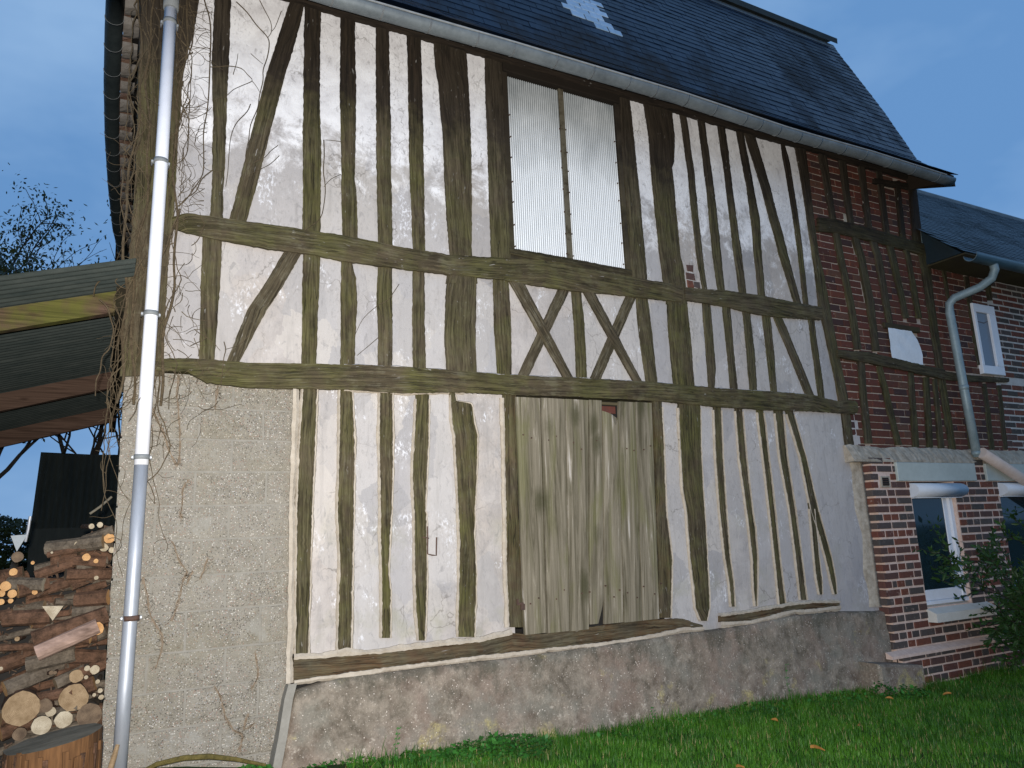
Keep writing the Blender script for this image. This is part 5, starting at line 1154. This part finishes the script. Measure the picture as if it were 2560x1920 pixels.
for i,(x,y,z,r,e,sx) in enumerate(ENDS):
    lb=special.get(i); gr='firewood logs stacked beside the barn'
    dz=.02*random.uniform(-1,1)
    ys=y-(.02 if r>.04 else 0)
    log((x,ys,z),(random.uniform(-.12,.05),1,random.uniform(-.08,.08)),r*(1.03),.35+random.random()*.25,EM[e],random.choice([BARK,BARK2]),sx=(1/sx if sx<1 else 1) if 0 else 1.0,label=lb or 'small %s log end, %s and %s of the firewood stack'%({0:'orange',2:'pale',3:'dull brown'}[e],'low' if z<1 else 'near the top' if z>1.6 else 'halfway up','against the wall' if x>-.05 else 'at the left' if x<-.35 else 'in the middle'),group=gr,n=16)
def top(x): return 1.52+.27*max(0,min(1,(x+.33)/.36))-.02 if x>-.8 else 1.52+.2*(x+.8)
rs=random.Random(3)
lay_lab=['brown barky log lying lengthwise in the firewood stack','lichen-grey log lying lengthwise in the firewood stack']
cnt=0; z=.60; used=set()
while z<1.78:
    x=-.95+rs.uniform(0,.1)
    while x<.02:
        r=rs.choice([.018,.022,.028,.034,.042]); L_=rs.uniform(.12,.32)
        if z<top(min(x+L_*.6,.03))-.02:
            th=rs.uniform(-.15,.42); yy=rs.choice([.10,.13,.17,.22])
            x1=min(x+L_,.055); L2=(x1-x)/math.cos(th)
            if L2>.08:
                lab=rs.randint(0,1); r0=r; hgt=['at the bottom','low down','rather low','below halfway','halfway up','past halfway','high','very high','at the top'][min(8,int((z-.60)/.133))]; sd_='against the wall' if x1>.0 else ('in the middle' if x>-.42 else 'at the left')
                for (r,lab) in [(r0,lab),(r0,1-lab),(.020,lab),(.020,1-lab),(.028,lab),(.028,1-lab),(.038,lab),(.038,1-lab)]:
                    lb_='%s %s log lying lengthwise %s in the firewood stack, %s'%('thin' if r<.024 else 'thick' if r>.031 else 'middling',['brown barky','lichen-grey'][lab],hgt,sd_)
                    if lb_ not in used: break
                else: x+=L_*.5; continue
                used.add(lb_)
                log((x,yy,z),(math.cos(th),rs.uniform(-.35,.35),math.sin(th)),r,L2,rs.choice(EM),BARK if lab==0 else BARK2,label=lb_,group='firewood logs stacked beside the barn',n=9); cnt+=1
        x+=L_*.8
    z+=.036
sl=log((-.275,-.02,1.105),(.285,.0,.115),.042,.30,SPL,SPL,label='big split log with pale pink face lying slanted in the firewood stack',name='split_log',n=12)
log((-.30,.0,1.17),(.285,.03,.085),.045,.36,E1,BARK,label='thick brown barky log lying on the pink split log',name='firewood_log',n=12)
log((.0,-.03,1.205),(.02,1,.05),.035,.25,E0,BARK,label='orange sawn end beside the pink split log face',name='firewood_log',n=10)
for k in range(26):
    x=rs.uniform(-.75,.035); z=rs.uniform(.66,1.62)
    if z>top(x)-.04 or ((x+.15)**2+(z-1.17)**2)<.03 or any((x-e[0])**2+(z-e[2])**2<(e[3]+.016)**2 for e in ENDS): continue
    hg='low' if z<.98 else 'in the middle' if z<1.3 else 'high'; ex='%s sawn branch end peeping out %s in the stack, %s'%(['orange','tan','cream','brown'][k%4],hg,'close to the wall' if x>-.2 else 'off to the left' if x<-.4 else 'mid pile')
    if ex in used: continue
    used.add(ex); log((x,.075,z),(rs.uniform(-.3,.2),1,rs.uniform(-.2,.2)),rs.uniform(.008,.017),.15,[E0,E1,E2,E3][k%4],BARK,label=ex,group='firewood logs stacked beside the barn',n=9)
wg=G().add([(-.27,.03,1.34),(-.17,.02,1.335),(-.215,.01,1.262),(-.25,.15,1.33),(-.18,.15,1.33),(-.21,.15,1.28)],[(0,2,1),(3,4,5),(0,1,4,3),(1,2,5,4),(0,3,5,2)]).out('split_wedge',E2,None,origin=(-.22,.05,1.3)); fin(wg,'pale cream split wood wedge in the middle of the firewood stack','firewood')
# bark rubble between the logs
g=G()
for k in range(700):
    x=rs.uniform(-.9,.05); z=rs.uniform(.5,top(x)+.02); y=rs.uniform(.10,.2); s_=rs.uniform(.005,.02); 
    M=Matrix.Translation((x,y,z))@Matrix.Rotation(rs.uniform(0,6),4,'Y')@Matrix.Rotation(rs.uniform(-.8,.8),4,'X'); g.obox(M,s_*rs.uniform(1,3),.004,s_*.6,rs.random())
fin(g.out('bark_chips',mat_simple('bark_litter',(.020,.013,.008),(.12,.075,.048),60),None,kind='stuff'),'loose bark chips and twigs caught between the stacked logs',None)
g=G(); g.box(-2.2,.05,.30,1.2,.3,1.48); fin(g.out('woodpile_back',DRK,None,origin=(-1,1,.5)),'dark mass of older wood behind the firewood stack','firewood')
# chopping block / stump
sv=[];n=40; cx,cy,R_=-.15,-.42,.20
for j in range(13):
    t=j/12
    for k in range(n):
        a=2*math.pi*k/n; q=1+.05*fb(math.cos(a)*2,math.sin(a)*2,1)+.035*fb(a*9,0,t*.6); z=.40+(.345+.03*math.cos(a))*t
        sv.append((cx+R_*q*math.cos(a)*(1.04-.03*t),cy+R_*q*math.sin(a),z))
fs=[(j*n+k,j*n+(k+1)%n,(j+1)*n+(k+1)%n,(j+1)*n+k) for j in range(12) for k in range(n)]
st=obj('chopping_block',sv,fs,STM,None,origin=(cx,cy,.40)); fin(st,'orange brown split stump with grey weathered top, standing before the firewood','stump')
tv=[sv[12*n+k] for k in range(n)]+[(cx,cy,.75)]
obj('top_face',tv,[(k,(k+1)%n,n) for k in range(n)],STT,st)
for k in range(26):
    a=rs.uniform(3.3,6.1); x=cx+R_*1.02*math.cos(a); y=cy+R_*1.02*math.sin(a); w_=rs.uniform(.012,.03); M=Matrix.Translation((x,y,.55+rs.uniform(-.03,.03)))@Matrix.Rotation(a+math.pi/2,4,'Z')@Matrix.Rotation(rs.uniform(-.08,.08),4,'Y')
    G().obox(M,w_,.010,rs.uniform(.26,.33)).out('splinter',rs.choice([STM,STM,BARK]),st)
stk=G().tube([(.128,-.22,.635),(.115,-.24,.585),(.10,-.26,.53),(.07,-.30,.46)],[.010,.014,.015,.012],8).out('broken_stick',E1,None,origin=(.1,-.26,.5)); fin(stk,'broken stick leaning against the foot of the downpipe','stick')
fin(G().add([(-.52,.9,1.74),(-.43,.9,1.745),(-.478,.88,1.64),(-.475,1.0,1.73)],[(0,2,1),(0,3,2),(1,2,3),(0,1,3)]).out('plastic_funnel',GAL2,None,origin=(-.48,.9,1.65)),'small pale grey triangular scrap behind the top of the firewood','scrap')
fin(G().tube([(-.425,.92,1.86),(-.43,.92,1.78),(-.44,.92,1.70)],.009,8).out('metal_rod',GLV,None,origin=(-.43,.92,1.7)),'short bright metal rod standing behind the firewood','rod')
fin(G().tube([(.03,.3,1.94),(-.03,.3,1.88),(-.08,.3,1.84)],.007,8).out('wooden_handle',STT,None,origin=(-.02,.3,1.88)),'thin wooden handle leaning on the wall above the firewood','handle')
mo=G().tube([(.20,-.17,.455),(.32,-.18,.50),(.45,-.18,.512),(.58,-.18,.497),(.72,-.18,.462),(.88,-.18,.405)],[.008,.013,.015,.015,.012,.008],9,jit=.12).out('mossy_branch',MOS,None,origin=(.5,-.18,.45)); fin(mo,'mossy yellow-green branch arched on the ground at the foot of the block wall','branch')

# ================================================================== CLIMBING VINE
vine=empty('climbing_vine',(.2,-.04,2.4),'bare brown vine tangled round the downpipe and left corner post of the barn','vine')
def smooth(pts,k=3):
    out=[]
    P=[Vector(p) for p in pts]
    for i in range(len(P)-1):
        p0=P[max(i-1,0)];p1=P[i];p2=P[i+1];p3=P[min(i+2,len(P)-1)]
        for q in range(k):
            t=q/k; out.append(.5*((2*p1)+(-p0+p2)*t+(2*p0-5*p1+4*p2-p3)*t*t+(-p0+3*p1-3*p2+p3)*t*t*t))
    return out+[P[-1]]
for r,pts in VINES:
    P=smooth([(p[0]+.004*fb(p[2]*9,r*999),p[1]+.01*fb(p[2]*5,p[0]),p[2]) for p in pts]); n=len(P)
    G().tube(P,[r*.85*(1-.45*i/n) for i in range(n)],5).out('stem',VIN,vine)
rv=random.Random(11)
def wander(p,ang,L,r,g,step=.035,xa=None,curl=.35,pull=0):
    pts=[Vector(p)]; a=ang; da=0
    for k in range(int(L/step)):
        da=da*.6+rv.gauss(0,curl); a+=da*.6+pull*math.sin(-math.pi/2-a)
        q=pts[-1]+Vector((math.cos(a)*step,rv.uniform(-.008,.008),math.sin(a)*step)); q.y=min(-.03,max(-.13,q.y))
        if xa and not(xa[0]<q.x<xa[1]): a=math.pi-a; q.x=min(max(q.x,xa[0]),xa[1])
        pts.append(q)
    n=len(pts); g.tube(pts,[r*(1-.5*i/n) for i in range(n)],4); return pts
for k in (0,2,4):      # old thick stems
    g=G(); x=[.02,.06,.09,.24,.27][k]; P=[(x+.022*math.sin(i*.6+k)+.01*math.sin(i*1.7)+.012*fb(i*.5,k),-.045-.012*math.cos(i*.9+k),2.45+i*.15) for i in range(20)]
    g.tube(smooth(P),[.0085-.00005*i for i in range(58)],6,jit=.08); g.out('stem',VIN,vine)
for k in range(34):     # long stems hanging along the corner post
    side=rv.random()<.5
    x=rv.uniform(.0,.10) if side else rv.uniform(.215,.30); z=rv.uniform(2.6,5.4)
    g=G(); P=wander((x,-.05,z),-math.pi/2+rv.gauss(0,.15),rv.uniform(.5,1.7),rv.uniform(.002,.0055),g,xa=(-.03,.125) if side else (.205,.33),curl=.22,pull=.25)
    for q in P[::6]:
        if rv.random()<.6: wander(q,rv.uniform(0,6.28),rv.uniform(.06,.2),.0017,g,step=.02,curl=.4)
    g.out('stem',VIN,vine)
g=G()
for k in range(70):      # fine twigs reaching out over the white panel right of the post
    z=rv.uniform(3.7,5.2); a=rv.choice([0,math.pi])+rv.gauss(0,.5); x=.29 if math.cos(a)>0 else .44
    wander((x,-.04,z),a,rv.uniform(.08,.24),rv.uniform(.0014,.0028),g,step=.02,curl=.4)
for k in range(40):
    x=rv.uniform(.24,.42); z=rv.uniform(2.75,3.5); wander((x,-.04,z),rv.uniform(0,6.28),rv.uniform(.1,.3),rv.uniform(.0015,.0035),g,step=.02,curl=.35)
for k in range(26):
    x=rv.uniform(.02,.6); z=rv.uniform(2.3,2.75); wander((x,-.05,z),-math.pi/2+rv.gauss(0,.7),rv.uniform(.1,.3),rv.uniform(.0015,.003),g,step=.02,curl=.3)
g.out('fine_twigs',VIN,vine,kind='stuff')
g=G()
for k in range(150):     # aerial rootlets on the corner and the side
    x=rv.choice([rv.uniform(-.02,.05),rv.uniform(.0,.12),rv.uniform(.22,.3)]); z=rv.uniform(2.2,5.35); wander((x,-.04,z),rv.uniform(0,6.28),rv.uniform(.03,.10),.0014,g,step=.015,curl=.5)
g.out('rootlets',VIN,vine,kind='stuff')
g=G()
for P in ROOTS:
    S=smooth([(p[0],-.006,p[2]) for p in P],5)
    for q in range(5):
        g.tube([(p.x+.013*fb(p.z*12,q*7),p.y,p.z) for p in S],.0017,4)
    for p in S:
        for q in range(3): wander((p.x,-.004,p.z),rv.uniform(0,6.28),rv.uniform(.015,.05),.0011,g,step=.012,curl=.5)
for v_ in range(1): pass
g.v=[(v[0],max(-.010,min(v[1],.0)),v[2]) for v in g.v]
g.out('old_root_traces',RTM,vine,kind='stuff')
# ================================================================== TREES behind
def tree(loc,h,spread,label,seedn,leaves,trunk_r=.16,lean=(0,0),crown_lo=.35,twigs=True):
    rt=random.Random(seedn); t=empty('tree',loc,label,'tree'); gb=G(); tips=[]
    def br(p,d,L,r,dep):
        pts=[p]; dd=d.copy()
        n=5
        for k in range(n):
            dd=(dd+Vector((rt.gauss(0,.16),rt.gauss(0,.16),rt.gauss(0,.10)+.04))).normalized(); pts.append(pts[-1]+dd*L/n)
        gb.tube(pts,[r*(1-.45*i/n) for i in range(n+1)],7 if dep<2 else 4)
        if dep>=4: tips.append((pts[-1],dd)); tips.append((pts[2],dd)); return
        nb=3 if dep<3 else 4
        for k in range(nb):
            q=pts[rt.randint(2,n)]; a=rt.uniform(0,6.28); tilt=rt.uniform(.35,.9); s1=dd.cross(Vector((math.cos(a),math.sin(a),.3))).normalized()
            br(q,(dd*math.cos(tilt)+s1*math.sin(tilt)).normalized(),L*rt.uniform(.6,.8),r*.55,dep+1)
        br(pts[-1],dd,L*.72,r*.55,dep+1)
    br(Vector(loc),Vector((lean[0],lean[1],1)).normalized(),h*.36,trunk_r,0)
    gb.out('trunk',TRK,t)
    gl=G()
    for (p,d) in tips:
        if p.z<3.9 and rt.random()<.8: continue
        for k in range(leaves):
            q=p+Vector((rt.gauss(0,.15),rt.gauss(0,.15),rt.gauss(0,.14))); s_=rt.uniform(.025,.05)
            u=Vector((rt.gauss(0,1),rt.gauss(0,1),rt.gauss(0,1))).normalized(); v=u.orthogonal().normalized()
            gl.add([q-u*s_,q+v*s_*.5,q+u*s_,q-v*s_*.5],[(0,1,2,3)],rt.random())
    gl.out('crown',TLF,t,rnd=True); return t
tree((-1.10,7.6,.5),7.4,1.8,'leafy dark tree rising behind the lean-to roof',5,40,trunk_r=.13,lean=(.03,.05))
tree((-2.0,9.0,.5),7.6,1.8,'dark tree at the left edge behind the lean-to',9,34,trunk_r=.12,lean=(.08,0))
tree((-.45,9.6,.5),7.4,1.2,'nearly bare thin tree beside the side gutter of the barn',14,3,trunk_r=.07,lean=(.02,0))
# hedge in the far dark
g=G(); rt=random.Random(5)
for k in range(26000):
    x=rt.choice([rt.uniform(-4,0.5),rt.uniform(-9,3)]); z=rt.uniform(.2,2.45+.2*math.sin(x*1.7)); q=Vector((x,12+rt.uniform(-.4,.4),z)); s_=rt.uniform(.03,.07); u=Vector((rt.gauss(0,1),rt.gauss(0,1),rt.gauss(0,1))).normalized(); v=u.orthogonal().normalized()
    g.add([q-u*s_,q+v*s_*.6,q+u*s_,q-v*s_*.6],[(0,1,2,3)],rt.random())
hd=g.out('hedge',TLF,None,kind='stuff',rnd=True,origin=(0,12,.3)); fin(hd,'dark hedge far behind the woodpile','hedge')
# ================================================================== SHRUB by the window
sh=empty('shrub',(7.55,-.75,.1),'dark leafy shrub growing in front of the window at the right edge','shrub')
gs=G(); gl=G(); rt=random.Random(21)
def twig(p,d,L,r,dep):
    pts=[Vector(p)]; dd=Vector(d)
    for k in range(6): dd=(dd+Vector((rt.gauss(0,.13),rt.gauss(0,.1),rt.gauss(0,.12)))).normalized(); pts.append(pts[-1]+dd*L/6)
    gs.tube(pts,[r*(1-.6*i/6) for i in range(7)],4)
    for q in pts[1:]:
        for k in range(2 if dep else 1):
            u=(dd+Vector((rt.gauss(0,.8),rt.gauss(0,.8),rt.gauss(0,.6)))).normalized(); v=u.cross(Vector((rt.gauss(0,1),rt.gauss(0,1),1))).normalized(); s_=rt.uniform(.022,.040); c=q+u*s_*1.1
            w_=u.cross(v)*s_*.12
            gl.add([c-u*s_,c-u*s_*.2+v*s_*.42+w_,c+u*s_*.6+v*s_*.25+w_,c+u*s_*1.1,c+u*s_*.6-v*s_*.25+w_,c-u*s_*.2-v*s_*.42+w_],[(0,1,2,3),(0,3,4,5)],rt.random())
    if dep<3:
        for k in range(4): twig(pts[rt.randint(1,6)],(dd+Vector((rt.gauss(0,.55),rt.gauss(0,.4),rt.gauss(0,.45)))).normalized(),L*rt.uniform(.5,.75),r*.6,dep+1)
for k in range(5): twig((7.55+rt.uniform(-.12,.25),-.75+rt.uniform(-.1,.1),.1),(rt.uniform(-.42,.5),rt.uniform(-.2,.3),1),rt.uniform(.55,.95),.009,0)
twig((7.1,-.7,1.2),(-.9,.1,.35),.5,.005,2); twig((7.08,-.7,.95),(-1,.1,.1),.45,.005,2); twig((7.12,-.7,1.08),(-1,.05,.25),.5,.005,2)
gs.out('stem',TRK,sh); gl.out('foliage',SHR,sh,rnd=True)
# ================================================================== GRASS
rg=np.random.RandomState(4)
NB=230000
u=rg.rand(NB); X=1.28+9.2*rg.rand(NB); Y=-.10-3.6*rg.rand(NB)**1.15
near=(X<6.0); base=np.where(X<6.45,-.12,np.where(X<6.68,-.36,-.27)); Y=np.minimum(Y,base-.0)
keep=~((X<1.95)&(rg.rand(NB)>(X-1.25)/.75)); X,Y,base=X[keep],Y[keep],base[keep]; NB=len(X)
Z=np.array([gz0(x) for x in np.linspace(-6,30,2000)]); 
Zg=np.interp(X,np.linspace(-6,30,2000),Z)*(1-np.clip((-Y-1)/5,0,1)*.8)
cl=np.sin(X*5.1+np.cos(Y*4.3)*2)*.5+np.sin(X*13+Y*17)*.25
H=(.028+.030*rg.rand(NB))*(1+.35*cl); wallside=(Y>base-.10); H=np.where(wallside,H*(1+1.2*rg.rand(NB)**2),H)
H=np.where((rg.rand(NB)<.006),H*2.2,H)
A=rg.rand(NB)*6.283; lean_=rg.normal(0,.55,NB)*H; lx=np.cos(A)*lean_; ly=np.sin(A)*lean_; wx=-np.sin(A)*.0022*(.7+.8*rg.rand(NB)); wy=np.cos(A)*.0022
V=np.empty((NB,5,3),dtype=np.float32)
V[:,0]=np.c_[X-wx,Y-wy,Zg-.012]; V[:,1]=np.c_[X+wx,Y+wy,Zg-.012]; V[:,2]=np.c_[X+wx*.8+lx*.4,Y+wy*.8+ly*.4,Zg+H*.55]; V[:,3]=np.c_[X-wx*.8+lx*.4,Y-wy*.8+ly*.4,Zg+H*.55]; V[:,4]=np.c_[X+lx,Y+ly,Zg+H]
me=bpy.data.meshes.new('grass'); me.vertices.add(NB*5); me.vertices.foreach_set('co',V.ravel())
b=np.arange(NB,dtype=np.int32)[:,None]*5; li=np.concatenate([b+0,b+1,b+2,b+3,b+3,b+2,b+4],axis=1).ravel()
me.loops.add(len(li)); me.loops.foreach_set('vertex_index',li.astype(np.int32))
ls=np.empty((NB,2),dtype=np.int32); ls[:,0]=np.arange(NB)*7; ls[:,1]=ls[:,0]+4; me.polygons.add(NB*2); me.polygons.foreach_set('loop_start',ls.ravel())
me.update(calc_edges=True); me.materials.append(GRS); a=me.attributes.new('rnd','FLOAT','POINT'); a.data.foreach_set('value',np.repeat(np.clip(rg.rand(NB)*.8+.2*cl,0,1),5).astype(np.float32))
go=bpy.data.objects.new('grass',me); COL.objects.link(go); go['kind']='stuff'; fin(go,'short wet green lawn along the foot of the barn')
# broad leaved weeds at the wall foot
g=G(); rt=random.Random(8)
def weed(x,y,R_,n,hh):
    z=gz0(x)
    for k in range(n):
        a=rt.uniform(0,6.28); rr=R_*math.sqrt(rt.random()); px,py=x+rr*math.cos(a),y+rr*math.sin(a)*.6; h=hh*rt.uniform(.3,1)*(1-rr/R_*.6); s_=rt.uniform(.010,.026)
        u=Vector((rt.gauss(0,1),rt.gauss(0,1),rt.gauss(0,.5))).normalized(); v=u.cross(Vector((rt.gauss(0,.4),rt.gauss(0,.4),1))).normalized(); q=Vector((px,min(py,-.09),z+h))
        g.add([q-u*s_,q+v*s_*.55-u*s_*.2,q+u*s_,q-v*s_*.55-u*s_*.2],[(0,1,2,3)],rt.random())
for (x,y,R_,n,h) in ((2.25,-.28,.42,900,.14),(1.75,-.22,.3,350,.06),(1.3,-.15,.25,160,.05),(.80,-.17,.12,170,.07),(3.9,-.2,.35,260,.06),(4.5,-.2,.4,300,.08),(5.4,-.25,.4,260,.09),(6.1,-.42,.25,260,.12),(3.1,-.25,.3,180,.05),(6.9,-.3,.4,150,.05),(5.95,-.30,.12,120,.2)):
    weed(x,y,R_,n,h)
wd_=g.out('ground_weeds',GRD,None,kind='stuff',rnd=True); fin(wd_,'low broad leaved weeds crowding the foot of the plinth')
# a few tall stems against the plinth
for k,(x,h) in enumerate(((5.02,.30),(1.66,.17),(3.62,.12))):
    g=G(); P=[(x+.01*math.sin(i*1.3+k),-.16+.004*i,gz0(x)+h*i/6) for i in range(7)]; g.tube(P,.0018,4)
    for i in range(2,7):
        for q in range(3):
            a=rt.uniform(0,6.28); s_=.010; c=Vector(P[i])+Vector((math.cos(a)*.015,math.sin(a)*.01,.005)); g.add([c,c+Vector((s_,0,.004)),c+Vector((s_*2,.002,.01)),c+Vector((s_,.004,.010))],[(0,1,2,3)])
    o=g.out('weed_stalk',GRD,None,origin=(x,-.16,gz0(x))); fin(o,['tall thin weed stalk against the plinth towards its right end','short weed stalk at the left end of the plinth','small weed stalk at the plinth below the door'][k],'weed')
# fallen leaves
lm=None
for k,(px,py,lb,s_) in enumerate(((4.02,-1.28,'brightest orange fallen leaf on the lawn',.045),(3.35,-1.30,'yellow fallen leaf at the left of the orange one on the lawn',.032),(5.75,-.52,'yellow-brown fallen leaf near the concrete step',.03),(4.35,-.62,'brown fallen leaf on the grass near the plinth',.03),(6.35,-.62,'dull orange fallen leaf on the grass before the concrete step',.035),(4.7,-1.05,'small brown leaf on the lawn behind the orange one',.028))):
    z=gz0(px)*(1-min(1,max(0,-py-1)/5)*.8)+.045; vs=[]; 
    for i in range(9):
        t=i/8; w_=math.sin(math.pi*min(1,t*1.02))*.45+.02
        vs+= [((t-.5)*2*s_,-w_*s_,.25*s_*math.sin(t*3)),((t-.5)*2*s_,0,.12*s_*math.sin(t*3)-.006),((t-.5)*2*s_,w_*s_,.35*s_*math.sin(t*2.4))]
    fs=[(i*3+q,(i+1)*3+q,(i+1)*3+q+1,i*3+q+1) for i in range(8) for q in range(2)]
    me=mesh('fallen_leaf',vs,fs,LFO); o=bpy.data.objects.new('fallen_leaf',me); COL.objects.link(o); o.location=(px,py,z); o.rotation_euler=(rt.uniform(.1,.5),rt.uniform(-.2,.2),rt.uniform(0,6)); fin(o,lb,'leaf')
